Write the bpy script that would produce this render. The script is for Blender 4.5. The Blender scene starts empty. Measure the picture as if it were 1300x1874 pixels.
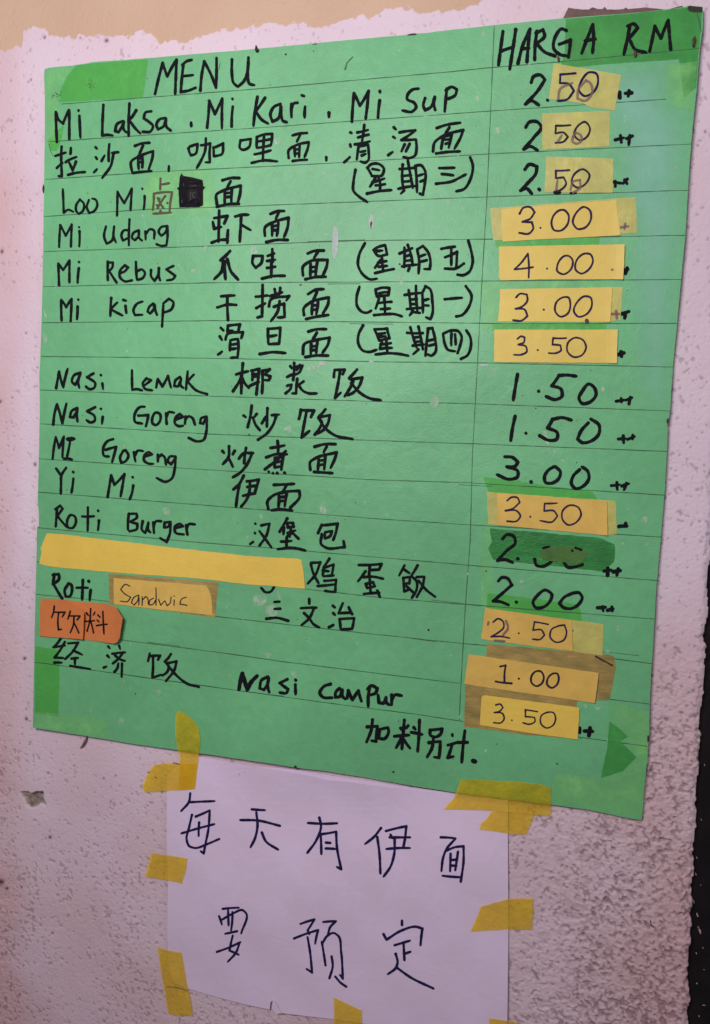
import bpy, bmesh, math, random
import numpy as np
from mathutils import Vector, Matrix, geometry

# ------------------------------------------------------------------ camera, world, lamps, exposure
sc = bpy.context.scene
C = bpy.data.collections.new("scene"); sc.collection.children.link(C)
CAM = np.array([0.45389648, -0.59968912, 1.8 - 0.34003912])
RT = np.array([0.96944701, 0.24092619, 0.04612014])      # camera right
UP = -np.array([0.06125713, -0.05571747, -0.99656567])   # camera up
FW = np.array([-0.23752907, 0.96894279, -0.06877358])    # camera forward
FOC = 1350.65
cd = bpy.data.cameras.new("camera"); cam = bpy.data.objects.new("camera", cd); C.objects.link(cam)
cd.sensor_fit = 'HORIZONTAL'; cd.sensor_width = 36; cd.lens = 36*FOC/1300; cd.clip_start = 0.01; cd.clip_end = 100
m = Matrix.Identity(4)
for i in range(3):
    m[i][0] = RT[i]; m[i][1] = UP[i]; m[i][2] = -FW[i]; m[i][3] = CAM[i]
cam.matrix_world = m; sc.camera = cam
w = bpy.data.worlds.new("World"); sc.world = w; w.use_nodes = True
bg = w.node_tree.nodes["Background"]; bg.inputs[0].default_value = (1.0, 0.85, 0.97, 1); bg.inputs[1].default_value = 0.115
sc.view_settings.view_transform = 'Standard'; sc.view_settings.look = 'None'
sc.view_settings.exposure = 0.0; sc.view_settings.gamma = 1
def area(name, loc, target, size, power, col):
    l = bpy.data.lights.new(name, 'AREA'); l.shape = 'RECTANGLE'; l.size = size[0]; l.size_y = size[1]; l.energy = power; l.color = col
    o = bpy.data.objects.new(name, l); C.objects.link(o); o.location = loc
    o.rotation_euler = (Vector(target)-Vector(loc)).to_track_quat('-Z', 'Y').to_euler(); return o
area("key_area_light", (0.12, -0.88, 1.86), (0.22, 0, 1.58), (0.40, 0.28), 7.9, (1.0, 0.935, 0.955))  # unseen area lamp, set close so brightness falls off down the wall
area("right_fill_light", (1.9, -0.9, 2.3), (0.5, 0, 1.7), (0.6, 0.8), 4.2, (0.92, 0.94, 1.0))  # unseen area lamp added to fill the right side

# ------------------------------------------------------------------ geometry helpers
# d = distance in front of the wall plane (metres); a traced photo point is put where its sight line meets the real surface
def ray(px, py):
    v = FW*FOC + RT*(px-650.0) - UP*(py-937.0)
    return v
def P(px, py, d=0.0):
    v = ray(px, py)
    if callable(d):
        dd = 0.004
        for _ in range(3):
            s = (-dd-CAM[1])/v[1]; p = CAM+v*s; dd = d(p[0], p[2])
        s = (-dd-CAM[1])/v[1]
    else:
        s = (-d-CAM[1])/v[1]
    p = CAM+v*s
    return (float(p[0]), float(p[1]), float(p[2]))
def board_d(x, z):
    return 0.0044 + 0.0013*math.sin(x*9.5+1.0)*math.sin(z*7.0+0.6) + 0.0006*math.sin(x*31+z*17) + 0.0003*math.sin(z*52-x*24) + 0.0014*max(0, (x-0.40)/0.15)**2*max(0, (z-1.66)/0.14)
def layer(fn, k): return lambda x, z: fn(x, z)+0.00011*k
def paper_d(x, z):
    # the notice: nearly flat on the plaster, its free top edge bowing forward
    top = max(0.0, min(1.0, (z-1.150)/0.045))
    return 0.0024 + 0.0009*math.sin(x*26+z*9) + 0.0006*math.sin(z*47-x*19) + 0.0003*math.sin(z*90+x*60) + 0.0045*top**2*max(0, math.sin((x-0.145)/0.27*math.pi))
def inpoly(x, y, poly):
    c = False; n = len(poly); j = n-1
    for i in range(n):
        if (poly[i][1] > y) != (poly[j][1] > y) and x < (poly[j][0]-poly[i][0])*(y-poly[i][1])/(poly[j][1]-poly[i][1])+poly[i][0]: c = not c
        j = i
    return c

MATS = {}
def nodes(name):
    m = bpy.data.materials.new(name); m.use_nodes = True; nt = m.node_tree
    return m, nt, nt.nodes["Principled BSDF"]
def N(nt, t, **k):
    n = nt.nodes.new(t)
    for a, b in k.items(): setattr(n, a, b)
    return n
def mat(name, col, rough=0.6, var=0.12, scale=30, bump=0.0, bscale=600, stretch=(1, 1, 1), alpha=1.0, col2=None, avar=0.0, spec=0.5, coat=0.0, blotch=0.0, soft=0.0, filt=None):
    m, nt, b = nodes(name); L = nt.links.new
    tc = N(nt, 'ShaderNodeTexCoord'); mp = N(nt, 'ShaderNodeMapping'); mp.inputs['Scale'].default_value = stretch
    L(tc.outputs['Object'], mp.inputs[0])
    n1 = N(nt, 'ShaderNodeTexNoise'); n1.inputs['Scale'].default_value = scale; n1.inputs['Detail'].default_value = 6; n1.inputs['Roughness'].default_value = 0.65
    L(mp.outputs[0], n1.inputs['Vector'])
    rp = N(nt, 'ShaderNodeValToRGB'); rp.color_ramp.elements[0].position = 0.32; rp.color_ramp.elements[1].position = 0.68
    c2 = col2 or tuple(c*(1-var) for c in col)
    c1 = tuple(min(1, c*(1+var*0.6)) for c in col) if not col2 else col
    rp.color_ramp.elements[0].color = (*c2, 1); rp.color_ramp.elements[1].color = (*c1, 1)
    L(n1.outputs[0], rp.inputs[0])
    out = rp.outputs[0]
    if blotch:
        n3 = N(nt, 'ShaderNodeTexNoise'); n3.inputs['Scale'].default_value = 7; n3.inputs['Detail'].default_value = 4
        L(tc.outputs['Object'], n3.inputs['Vector'])
        mr = N(nt, 'ShaderNodeMapRange'); mr.inputs[1].default_value = 0.3; mr.inputs[2].default_value = 0.7; mr.inputs[3].default_value = 1-blotch; mr.inputs[4].default_value = 1+blotch*0.6
        L(n3.outputs[0], mr.inputs[0])
        vm = N(nt, 'ShaderNodeVectorMath', operation='SCALE'); L(out, vm.inputs[0]); L(mr.outputs[0], vm.inputs['Scale']); out = vm.outputs[0]
    L(out, b.inputs['Base Color'])
    b.inputs['Roughness'].default_value = rough; b.inputs['Specular IOR Level'].default_value = spec
    if coat: b.inputs['Coat Weight'].default_value = coat; b.inputs['Coat Roughness'].default_value = 0.3
    if bump:
        n2 = N(nt, 'ShaderNodeTexNoise'); n2.inputs['Scale'].default_value = bscale; n2.inputs['Detail'].default_value = 4
        L(mp.outputs[0], n2.inputs['Vector']); bp = N(nt, 'ShaderNodeBump'); bp.inputs['Strength'].default_value = bump; bp.inputs['Distance'].default_value = 0.0006
        n4 = N(nt, 'ShaderNodeTexNoise'); n4.inputs['Scale'].default_value = 38; n4.inputs['Detail'].default_value = 2; n4.inputs['Distortion'].default_value = 1.2
        L(tc.outputs['Object'], n4.inputs['Vector']); ad = N(nt, 'ShaderNodeMath', operation='MULTIPLY_ADD'); L(n4.outputs[0], ad.inputs[0]); ad.inputs[1].default_value = 3.0; L(n2.outputs[0], ad.inputs[2])
        L(ad.outputs[0], bp.inputs['Height']); L(bp.outputs[0], b.inputs['Normal'])
    if alpha < 1:
        if avar:
            ma = N(nt, 'ShaderNodeMapRange'); ma.inputs[1].default_value = 0.3; ma.inputs[2].default_value = 0.7
            ma.inputs[3].default_value = max(0, alpha-avar); ma.inputs[4].default_value = min(1, alpha+avar)
            L(n1.outputs[0], ma.inputs[0]); L(ma.outputs[0], b.inputs['Alpha'])
            if soft:
                at = N(nt, 'ShaderNodeAttribute'); at.attribute_name = 'edge'
                m2 = N(nt, 'ShaderNodeMapRange'); m2.inputs[3].default_value = 1-soft; L(at.outputs['Fac'], m2.inputs[0])
                m3 = N(nt, 'ShaderNodeMath', operation='MULTIPLY'); L(ma.outputs[0], m3.inputs[0]); L(m2.outputs[0], m3.inputs[1]); L(m3.outputs[0], b.inputs['Alpha'])
        else: b.inputs['Alpha'].default_value = alpha
    if filt:
        # tinted film: what lies below shows through, coloured by the film
        al = b.inputs['Alpha']; mx = N(nt, 'ShaderNodeMixShader'); tr = N(nt, 'ShaderNodeBsdfTransparent'); tr.inputs[0].default_value = (*filt, 1)
        if al.is_linked:
            L(al.links[0].from_socket, mx.inputs[0]); nt.links.remove(al.links[0])
        else: mx.inputs[0].default_value = al.default_value
        al.default_value = 1.0
        L(tr.outputs[0], mx.inputs[1]); L(b.outputs[0], mx.inputs[2]); L(mx.outputs[0], nt.nodes['Material Output'].inputs['Surface'])
    MATS[name] = m
    return m

def link(me, name, material, parent=None, loc=(0, 0, 0)):
    o = bpy.data.objects.new(name, me); C.objects.link(o)
    if material: me.materials.append(material)
    if parent: o.parent = parent
    else: o.location = loc
    return o
ORG = {}
def empty(name, loc, label, cat, group=None):
    o = bpy.data.objects.new(name, None); C.objects.link(o); o.location = loc; o.empty_display_size = 0.02
    o['label'] = label; o['category'] = cat
    if group: o['group'] = group
    ORG[o.name] = Vector(loc); return o
def origin(parent):
    v = Vector((0, 0, 0)); p = parent
    while p is not None:
        v = v+Vector(p.location); p = p.parent
    return v
def tag(o, label, cat, group=None):
    o['label'] = label; o['category'] = cat
    if group: o['group'] = group
    return o
def mesh(name, verts, faces, material, parent=None, smooth=False, seed_loc=False):
    org = origin(parent)
    if parent is None and seed_loc: org = Vector(verts[0])
    me = bpy.data.meshes.new(name)
    me.from_pydata([tuple(Vector(v)-org) for v in verts], [], faces); me.update()
    if smooth: me.polygons.foreach_set('use_smooth', [True]*len(me.polygons))
    o = link(me, name, material, parent, org if (parent is None and seed_loc) else (0, 0, 0)); return o

def rough_poly(poly, step=6.0, amp=0.0, seed=0, closed=True):
    r = random.Random(seed); out = []
    n = len(poly); o1 = 0
    for i in range(n if closed else n-1):
        a, b = poly[i], poly[(i+1) % n]; L = math.hypot(b[0]-a[0], b[1]-a[1]); k = max(1, int(L/step))
        nx, ny = (-(b[1]-a[1])/(L+1e-9), (b[0]-a[0])/(L+1e-9))
        for j in range(k):
            t = j/k; o1 = 0.6*o1+0.4*r.uniform(-1, 1)*1.8 if amp else 0
            e = amp*o1*(0 if j == 0 else 1)
            out.append((a[0]+(b[0]-a[0])*t+nx*e, a[1]+(b[1]-a[1])*t+ny*e))
    return out
def sheet(name, poly, dfn, material, parent=None, thick=0.0, step=7.0, grid=14.0, amp=0.0, seed=1, smooth=True, seed_loc=False, soft_px=0):
    """flat or wavy sheet with the traced outline, lying on the surface dfn, with real thickness"""
    pts = rough_poly(poly, step, amp, seed); n = len(pts)
    xs = [p[0] for p in pts]; ys = [p[1] for p in pts]
    inner = []
    gx = min(xs)+grid/2
    while gx < max(xs):
        gy = min(ys)+grid/2
        while gy < max(ys):
            if inpoly(gx, gy, pts) : inner.append((gx, gy))
            gy += grid
        gx += grid
    allp = [Vector(p) for p in pts+inner]
    v2, e2, f2, *_ = geometry.delaunay_2d_cdt(allp, [], [list(range(n))], 1, 1e-4)
    verts = [P(v.x, v.y, dfn) for v in v2]
    def bd(x, y):
        b = 1e9
        for q in pts[::2]:
            d = (q[0]-x)**2+(q[1]-y)**2
            if d < b: b = d
        return math.sqrt(b)
    edge = [min(1.0, bd(v.x, v.y)/soft_px) for v in v2] if soft_px else None
    faces = []
    for f in f2:
        a, b, c = [v2[i] for i in f[:3]]
        # facing the camera: -Y side
        cr = (b.x-a.x)*(c.y-a.y)-(b.y-a.y)*(c.x-a.x)
        faces.append(tuple(f) if cr < 0 else tuple(reversed(f)))
    if thick > 0:
        nv = len(verts)
        edges = {}
        for f in faces:
            for i in range(len(f)):
                a, b = f[i], f[(i+1) % len(f)]
                edges[(a, b)] = edges.get((a, b), 0)+1
        back = [(v[0], v[1]+thick, v[2]) for v in verts]
        verts = verts+back
        for (a, b) in list(edges):
            if (b, a) not in edges: faces.append((b, a, a+nv, b+nv))
        faces += [tuple(i+nv for i in reversed(f)) for f in faces[:len(f2)]]
    o = mesh(name, verts, faces, material, parent, smooth=False if thick else smooth, seed_loc=seed_loc)
    if edge:
        at = o.data.attributes.new('edge', 'FLOAT', 'POINT')
        for i, e in enumerate(edge): at.data[i].value = e
    return o

RND = random.Random(7)
KOFF = [0]
def ribbon_piece(pts, wd, verts, faces, dfn):
    # pts: traced pixels (dense), wd: width in px
    n = len(pts); KOFF[0] = (KOFF[0]+1) % 12; off = KOFF[0]*4e-6
    fn = lambda x, z: dfn(x, z)+off
    ph = RND.uniform(0, 6); left = []; right = []
    if n == 1: pts = [pts[0], (pts[0][0]+0.3, pts[0][1]+0.2)]; n = 2
    nrm = []
    for i in range(n):
        a = pts[max(0, i-1)]; b = pts[min(n-1, i+1)]; L = math.hypot(b[0]-a[0], b[1]-a[1])+1e-9
        nrm.append((-(b[1]-a[1])/L, (b[0]-a[0])/L, (b[0]-a[0])/L, (b[1]-a[1])/L))
    def hw(i): return wd*0.5*(1+0.09*math.sin(ph+i*0.55)+0.05*math.sin(ph*3+i*1.7))
    out = []
    s0 = hw(0)*RND.uniform(0.9, 1.12); s1 = hw(n-1)*RND.uniform(0.72, 1.05)
    L_ = []; R_ = []
    for i in range(n):
        h = s0 if i == 0 else s1 if i == n-1 else hw(i)
        x, y = pts[i]; nx, ny = nrm[i][:2]
        L_.append((x+nx*h, y+ny*h)); R_.append((x-nx*h, y-ny*h))
    base = len(verts)
    for i in range(n):
        verts.append(P(*L_[i], fn)); verts.append(P(*R_[i], fn))
    for i in range(n-1):
        a = base+2*i; faces.append((a, a+1, a+3, a+2))
    for end, h in ((0, s0), (n-1, s1)):
        x, y = pts[end]; nx, ny, tx, ty = nrm[end]; sg = -1 if end == 0 else 1
        cap = [base+2*end]
        for k in range(1, 6):
            a = math.pi*k/6
            cx = x+h*(nx*math.cos(a)+sg*tx*math.sin(a)); cy = y+h*(ny*math.cos(a)+sg*ty*math.sin(a))
            cap.append(len(verts)); verts.append(P(cx, cy, fn))
        cap.append(base+2*end+1)
        faces.append(tuple(cap) if sg < 0 else tuple(reversed(cap)))
def smooth_line(p):
    n = len(p)
    if n < 3: 
        if n == 2:
            a, b = p; k = max(2, int(math.hypot(b[0]-a[0], b[1]-a[1])/3.5)); L = math.hypot(b[0]-a[0], b[1]-a[1])+1e-6
            bow = RND.uniform(-0.025, 0.025)*L
            return [(a[0]+(b[0]-a[0])*t/k-(b[1]-a[1])/L*bow*math.sin(math.pi*t/k), a[1]+(b[1]-a[1])*t/k+(b[0]-a[0])/L*bow*math.sin(math.pi*t/k)) for t in range(k+1)]
        return p
    out = []
    for i in range(n-1):
        p0 = p[max(0, i-1)]; p1 = p[i]; p2 = p[i+1]; p3 = p[min(n-1, i+2)]
        if i == 0 and math.dist(p[0], p[-1]) < 0.5: p0 = p[-2]
        if i == n-2 and math.dist(p[0], p[-1]) < 0.5: p3 = p[1]
        L = math.dist(p1, p2); k = max(2, int(L/2.6))
        def tg(a, b, c):
            d1 = math.dist(a, b)+1e-6; d2 = math.dist(b, c)+1e-6
            return [((b[j]-a[j])/d1*d2+(c[j]-b[j])/d2*d1)/(d1+d2) for j in (0, 1)]
        t1 = tg(p0, p1, p2) if p0 != p1 else [(p2[j]-p1[j])/(L+1e-6) for j in (0, 1)]
        t2 = tg(p1, p2, p3) if p3 != p2 else [(p2[j]-p1[j])/(L+1e-6) for j in (0, 1)]
        for q in range(k):
            t = q/k; h00 = 2*t**3-3*t*t+1; h10 = t**3-2*t*t+t; h01 = -2*t**3+3*t*t; h11 = t**3-t*t
            out.append(tuple(h00*p1[j]+h10*L*t1[j]*0.95+h01*p2[j]+h11*L*t2[j]*0.95 for j in (0, 1)))
    out.append(p[-1]); return out
def strokes(name, text, crop, wd, dfn, material, parent, label=None, bold=1.0):
    """ink strokes traced from the handwriting; crop = (x0, y0, zoom)"""
    x0, y0, s = crop; verts = []; faces = []
    wd = wd/s*bold
    for st in text.split(';'):
        q = [tuple(float(c) for c in t.split(',')) for t in st.split()]
        if not q: continue
        q = [(x0+a/s, y0+b/s) for a, b in q]
        # split at sharp corners
        piece = [q[0]]
        for i in range(1, len(q)):
            piece.append(q[i])
            if i < len(q)-1:
                a, b, c = q[i-1], q[i], q[i+1]
                a1 = math.atan2(b[1]-a[1], b[0]-a[0]); a2 = math.atan2(c[1]-b[1], c[0]-b[0])
                da = abs((a2-a1+math.pi) % (2*math.pi)-math.pi)
                if da > math.radians(72):
                    ribbon_piece(smooth_line(piece), wd, verts, faces, dfn); piece = [q[i]]
        ribbon_piece(smooth_line(piece), wd, verts, faces, dfn)
    o = mesh(name, verts, faces, material, parent)
    if label: o['label'] = label
    return o

# ------------------------------------------------------------------ materials
INK = mat('marker_ink', (0.006, 0.006, 0.009), 0.75, 0.5, 220, col2=(0.015, 0.015, 0.019), spec=0.04)
INKP = mat('pen_ink_purple', (0.055, 0.030, 0.075), 0.75, 0.4, 260, col2=(0.022, 0.014, 0.045), spec=0.04)
INKT = mat('pen_ink_black', (0.018, 0.016, 0.030), 0.75, 0.4, 260, col2=(0.035, 0.028, 0.05), spec=0.04)
INKN = mat('pen_ink_navy', (0.014, 0.010, 0.055), 0.75, 0.4, 200, col2=(0.022, 0.016, 0.085), spec=0.04)
INKF = mat('faded_ink', (0.22, 0.11, 0.13), 0.6, 0.3, 260, alpha=0.62, avar=0.15)
INKB = mat('olive_ink', (0.075, 0.055, 0.020), 0.5, 0.4, 300, col2=(0.045, 0.030, 0.012))
RULE = mat('ruled_pencil', (0.035, 0.12, 0.055), 0.7, 0.3, 120, alpha=0.80, avar=0.2)
GREEN = mat('green_card', (0.155, 0.485, 0.222), 0.46, 0.07, 140, bump=0.35, bscale=700, blotch=0.15, spec=0.4)
TAPEG = mat('green_tape', (0.12, 0.56, 0.10), 0.42, 0.12, 60, bump=0.5, bscale=160, alpha=0.45, avar=0.14, coat=0.3, soft=0.6, filt=(0.80, 0.99, 0.72))
TAPEGD = mat('dark_green_tape', (0.025, 0.26, 0.045), 0.4, 0.3, 45, bump=0.6, bscale=300, alpha=0.84, avar=0.12, stretch=(1, 1, 4), coat=0.3)
TAPEGT = mat('deep_green_tape', (0.075, 0.42, 0.085), 0.4, 0.25, 40, bump=0.4, bscale=140, alpha=0.60, avar=0.16, filt=(0.72, 0.93, 0.72), coat=0.3, soft=0.5)
TAPEGL = mat('light_green_film', (0.30, 0.78, 0.26), 0.45, 0.12, 60, bump=0.4, bscale=200, alpha=0.40, avar=0.2, soft=0.6)
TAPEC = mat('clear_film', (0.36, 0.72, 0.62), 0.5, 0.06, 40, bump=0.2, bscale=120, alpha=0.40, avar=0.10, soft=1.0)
OLIVE = mat('scraped_card', (0.06, 0.17, 0.03), 0.7, 0.25, 100, bump=0.6, bscale=500)
LABY = mat('yellow_label', (0.74, 0.555, 0.11), 0.55, 0.05, 70, bump=0.25, bscale=500, blotch=0.08)
LABT = mat('yellow_label_faded', (0.70, 0.46, 0.095), 0.6, 0.10, 70, bump=0.25, bscale=500, blotch=0.10)
FILMY = mat('yellow_film', (0.66, 0.60, 0.16), 0.45, 0.10, 60, bump=0.4, bscale=260, alpha=0.76, avar=0.10)
FILMT = mat('tan_film', (0.42, 0.29, 0.085), 0.5, 0.28, 40, bump=0.6, bscale=200, alpha=0.84, avar=0.12, stretch=(1, 1, 3))
STRIPY = mat('yellow_strip', (0.80, 0.565, 0.09), 0.55, 0.06, 50, bump=0.3, bscale=400, blotch=0.06)
ORANGE = mat('orange_paper', (0.66, 0.205, 0.055), 0.65, 0.08, 60, bump=0.3, bscale=700, blotch=0.08)
MASK = mat('masking_tape', (0.95, 0.65, 0.04), 0.42, 0.20, 45, bump=1.0, bscale=330, alpha=0.42, avar=0.10, filt=(1.0, 0.88, 0.42), blotch=0.10)
PAPER = mat('white_paper', (0.80, 0.66, 0.88), 0.75, 0.03, 30, bump=0.3, bscale=60, blotch=0.06, col2=(0.78, 0.635, 0.80))
SPOT = mat('glue_spot', (0.50, 0.72, 0.50), 0.6, 0.2, 200, alpha=0.50, avar=0.25)
SPOTW = mat('torn_paper_core', (0.52, 0.58, 0.55), 0.8, 0.12, 200, alpha=0.85, avar=0.1)
DARK = mat('dark_grime', (0.030, 0.020, 0.018), 0.7, 0.3, 300)
BROWN = mat('brown_residue', (0.20, 0.115, 0.105), 0.7, 0.45, 70, bump=0.8, bscale=300, col2=(0.10, 0.055, 0.055))
RUST = mat('rust', (0.09, 0.035, 0.022), 0.7, 0.4, 300)
METAL = mat('pin_metal', (0.55, 0.50, 0.42), 0.3, 0.2, 300); MATS['pin_metal'].node_tree.nodes["Principled BSDF"].inputs['Metallic'].default_value = 0.8
BLACK = mat('black_gloss_paint', (0.010, 0.0075, 0.009), 0.6, 0.4, 40, bump=0.5, bscale=90, spec=0.2)
FLECK = mat('pale_paint_fleck', (0.38, 0.30, 0.32), 0.8, 0.2, 300)

# wall plaster: base tint, old beige paint, grey-brown pits, specks and painted tick shade, broken chip; all masks are stored on the real relief
def wall_mat():
    m, nt, b = nodes('painted_plaster'); L = nt.links.new
    tc = N(nt, 'ShaderNodeTexCoord')
    def noise(s, det=5, st=(1, 1, 1)):
        mp = N(nt, 'ShaderNodeMapping'); mp.inputs['Scale'].default_value = st; L(tc.outputs['Object'], mp.inputs[0])
        n = N(nt, 'ShaderNodeTexNoise'); n.inputs['Scale'].default_value = s; n.inputs['Detail'].default_value = det; L(mp.outputs[0], n.inputs['Vector']); return n.outputs[0]
    def ramp(src, a, b_, c0, c1):
        r = N(nt, 'ShaderNodeValToRGB'); r.color_ramp.elements[0].position = a; r.color_ramp.elements[1].position = b_
        r.color_ramp.elements[0].color = (*c0, 1); r.color_ramp.elements[1].color = (*c1, 1); L(src, r.inputs[0]); return r.outputs[0]
    def attr(n):
        a = N(nt, 'ShaderNodeAttribute'); a.attribute_name = n; return a.outputs['Fac']
    def mix(f, a, b_):
        x = N(nt, 'ShaderNodeMix', data_type='RGBA'); L(f, x.inputs[0])
        for s, v in ((6, a), (7, b_)):
            if isinstance(v, tuple): x.inputs[s].default_value = (*v, 1)
            else: L(v, x.inputs[s])
        return x.outputs[2]
    base = ramp(noise(6, 4), 0.35, 0.68, (0.700, 0.560, 0.640), (0.765, 0.635, 0.720))
    st = ramp(noise(9, 5, (1, 1, 0.35)), 0.48, 0.75, (0, 0, 0), (1, 1, 1))
    base = mix(attr('pinkish'), base, (0.66, 0.445, 0.475))
    mm = N(nt, 'ShaderNodeMath', operation='MULTIPLY'); L(st, mm.inputs[0]); mm.inputs[1].default_value = 0.28
    base = mix(mm.outputs[0], base, (0.70, 0.53, 0.53))
    bei = ramp(noise(12, 5), 0.3, 0.7, (0.575, 0.385, 0.265), (0.63, 0.435, 0.305))
    col = mix(attr('beige'), base, bei)
    pit = ramp(noise(160, 3), 0.3, 0.7, (0.36, 0.25, 0.25), (0.46, 0.34, 0.35))
    col = mix(attr('pit'), col, pit)
    col = mix(attr('chip'), col, ramp(noise(150, 5), 0.35, 0.65, (0.16, 0.12, 0.10), (0.38, 0.31, 0.28)))
    col = mix(attr('speck_shade'), col, (0.09, 0.035, 0.05))  # dark marks, plus shadow of the small ticks put into the colour
    L(col, b.inputs['Base Color']); b.inputs['Roughness'].default_value = 0.62; b.inputs['Specular IOR Level'].default_value = 0.4
    bp = N(nt, 'ShaderNodeBump'); bp.inputs['Strength'].default_value = 0.5; bp.inputs['Distance'].default_value = 0.0008
    L(noise(420, 4), bp.inputs['Height']); L(bp.outputs[0], b.inputs['Normal'])
    return m
WALL = wall_mat()

# ------------------------------------------------------------------ wall with real relief
def vnoise(x, y, s, seed):
    x = x/s; y = y/s; xi = np.floor(x).astype(np.int64); yi = np.floor(y).astype(np.int64); fx = x-xi; fy = y-yi
    def h(a, b):
        n = (a*374761393+b*668265263+seed*1442695041) & 0x7fffffff
        n = ((n ^ (n >> 13))*1274126177) & 0x7fffffff
        n = ((n ^ (n >> 16))*668265263) & 0x7fffffff
        return ((n ^ (n >> 15)) & 0xffff)/32767.5-1
    u = fx**3*(fx*(fx*6-15)+10); v = fy**3*(fy*(fy*6-15)+10)
    return (h(xi, yi)*(1-u)+h(xi+1, yi)*u)*(1-v)+(h(xi, yi+1)*(1-u)+h(xi+1, yi+1)*u)*v
def sstep(a, b, x):
    t = np.clip((x-a)/(b-a), 0, 1); return t*t*(3-2*t)
def build_wall():
    G = 0.0008
    xs = np.concatenate([np.linspace(-1.6, -0.08, 16), np.arange(-0.075, 0.625, G), np.linspace(0.64, 0.72, 3)])
    zs = np.concatenate([np.linspace(0.0, 0.85, 12), np.arange(0.855, 1.895, G), np.linspace(1.90, 2.7, 10)])
    X, Z = np.meshgrid(xs, zs)
    # photo position of each wall point (projection through the camera), used to place the traced marks
    dx = X-CAM[0]; dy = -CAM[1]; dz = Z-CAM[2]
    cx = dx*RT[0]+dy*RT[1]+dz*RT[2]; cy = -(dx*UP[0]+dy*UP[1]+dz*UP[2]); cz = dx*FW[0]+dy*FW[1]+dz*FW[2]
    cz = np.maximum(cz, 0.15)
    px = 650+FOC*cx/cz; py = 937+FOC*cy/cz
    # stipple density: rough at lower right, smooth at upper left
    D = 0.16+0.95*sstep(850, 1250, px)*sstep(950, 1650, py)+0.30*sstep(1200, 1800, py)+0.12*sstep(1150, 1300, px)
    D += 0.30*sstep(50, 0, px)*sstep(900, 1200, py) + 0.3*np.exp(-((px-58)/16)**2)*sstep(30, 80, py)*sstep(420, 240, py)
    D += 0.10*vnoise(X, Z, 0.05, 3)
    D = np.clip(D, 0, 1)
    wx = X+0.0012*vnoise(X, Z, 0.004, 21); wz = Z+0.0012*vnoise(X, Z, 0.004, 22)
    f = 0.55*vnoise(wx, wz, 0.0034, 5)+0.45*vnoise(wx, wz, 0.0020, 6)+0.22*vnoise(wx, wz, 0.0075, 8)
    th = 0.66-0.62*D
    pit = sstep(th+0.05, th+0.5, f)*0.8
    tx_ = (X*0.8+Z*0.6)+0.0012*vnoise(X, Z, 0.005, 71); tz_ = (-X*0.6+Z*0.8)+0.0012*vnoise(X, Z, 0.005, 72)
    tk = 0.6*vnoise(tx_*1.0, tz_*0.55, 0.0016, 73)+0.55*vnoise(wx, wz, 0.0027, 74)
    tick = sstep(0.68-0.46*D, 0.92-0.46*D, tk+0.18*vnoise(X, Z, 0.02, 75)+0.15*vnoise(X, Z, 0.05, 76))
    # larger shallow hollows in the rough part
    hol = sstep(0.3, 0.75, vnoise(wx, wz, 0.008, 9)+0.35*vnoise(X, Z, 0.003, 10))*sstep(0.35, 0.9, D)
    ridge = (1-np.abs(vnoise(wx, wz, 0.0036, 12)))**3
    h = -pit*(0.0003+0.0005*D) - tick*(0.0004+0.0005*D) - hol*0.0005 + ridge*0.00055*sstep(0.25, 0.9, D)
    h += 0.0009*vnoise(X, Z, 0.09, 1)+0.0003*vnoise(X, Z, 0.02, 2)+0.00010*vnoise(X, Z, 0.0024, 4)
    # beige old paint
    top = [(-400, 120), (-60, 95), (0, 92), (18, 88), (38, 88), (42, 70), (42, 56), (52, 50), (74, 49), (88, 64), (112, 68), (135, 69), (145, 62), (172, 64), (190, 70), (214, 62), (235, 67), (252, 57), (275, 63), (290, 74), (303, 77), (330, 75), (350, 72), (368, 66), (395, 62), (420, 54), (440, 49), (470, 48), (500, 42), (515, 47), (525, 48), (541, 38), (562, 44), (572, 50), (600, 48), (625, 40), (650, 30), (690, 27), (712, 17), (735, 13), (755, 14), (765, 22), (790, 22), (820, 18), (850, 13), (880, 0), (960, -12), (1300, -60), (2400, -200)]
    tx = np.array([p[0] for p in top], float); ty = np.array([p[1] for p in top], float)
    edge = np.interp(px, tx, ty)+5.0*vnoise(X, Z, 0.006, 31)+3.0*vnoise(X, Z, 0.0022, 32)
    bei = sstep(1.5, -1.5, py-edge)
    h += -0.00035*bei
    pit = pit*(1-0.75*bei)*np.clip(0.15+0.6*D, 0, 0.7)
    pit = np.maximum(pit, 0.3*hol)
    # specks, painted shade of the tick pits, dribbles and the broken chip
    speck_shade = tick*(0.28+0.17*D)*(1-0.8*bei); rr = random.Random(11)
    sp = [(82, 68, 2.4), (52, 150, 1.5), (57, 146, 2), (147, 69, 1.5), (194, 73, 3.6), (88, 1415, 2), (48, 1316, 3), (44, 1206, 3), (64, 850, 3), (3, 460, 3), (38, 1625, 2), (1, 1615, 6), (12, 1627, 3), (90, 1534, 3), (190, 1425, 1.5), (212, 1420, 1.5), (23, 728, 1.5), (0, 735, 3), (48, 610, 1.5), (297, 1450, 2), (1192, 1411, 3), (1263, 215, 2.5), (1292, 240, 2.5), (1278, 265, 2), (1254, 150, 2), (1270, 187, 2.5), (300, 240, 0.1)]
    for _ in range(170):
        q = rr.uniform(0, 1300), rr.uniform(120, 1874)
        k = 0.35+0.65*(q[1]/1874)
        if rr.random() < k: sp.append((q[0], q[1], rr.choice([0.9, 1.1, 1.3, 1.7])))
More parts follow.
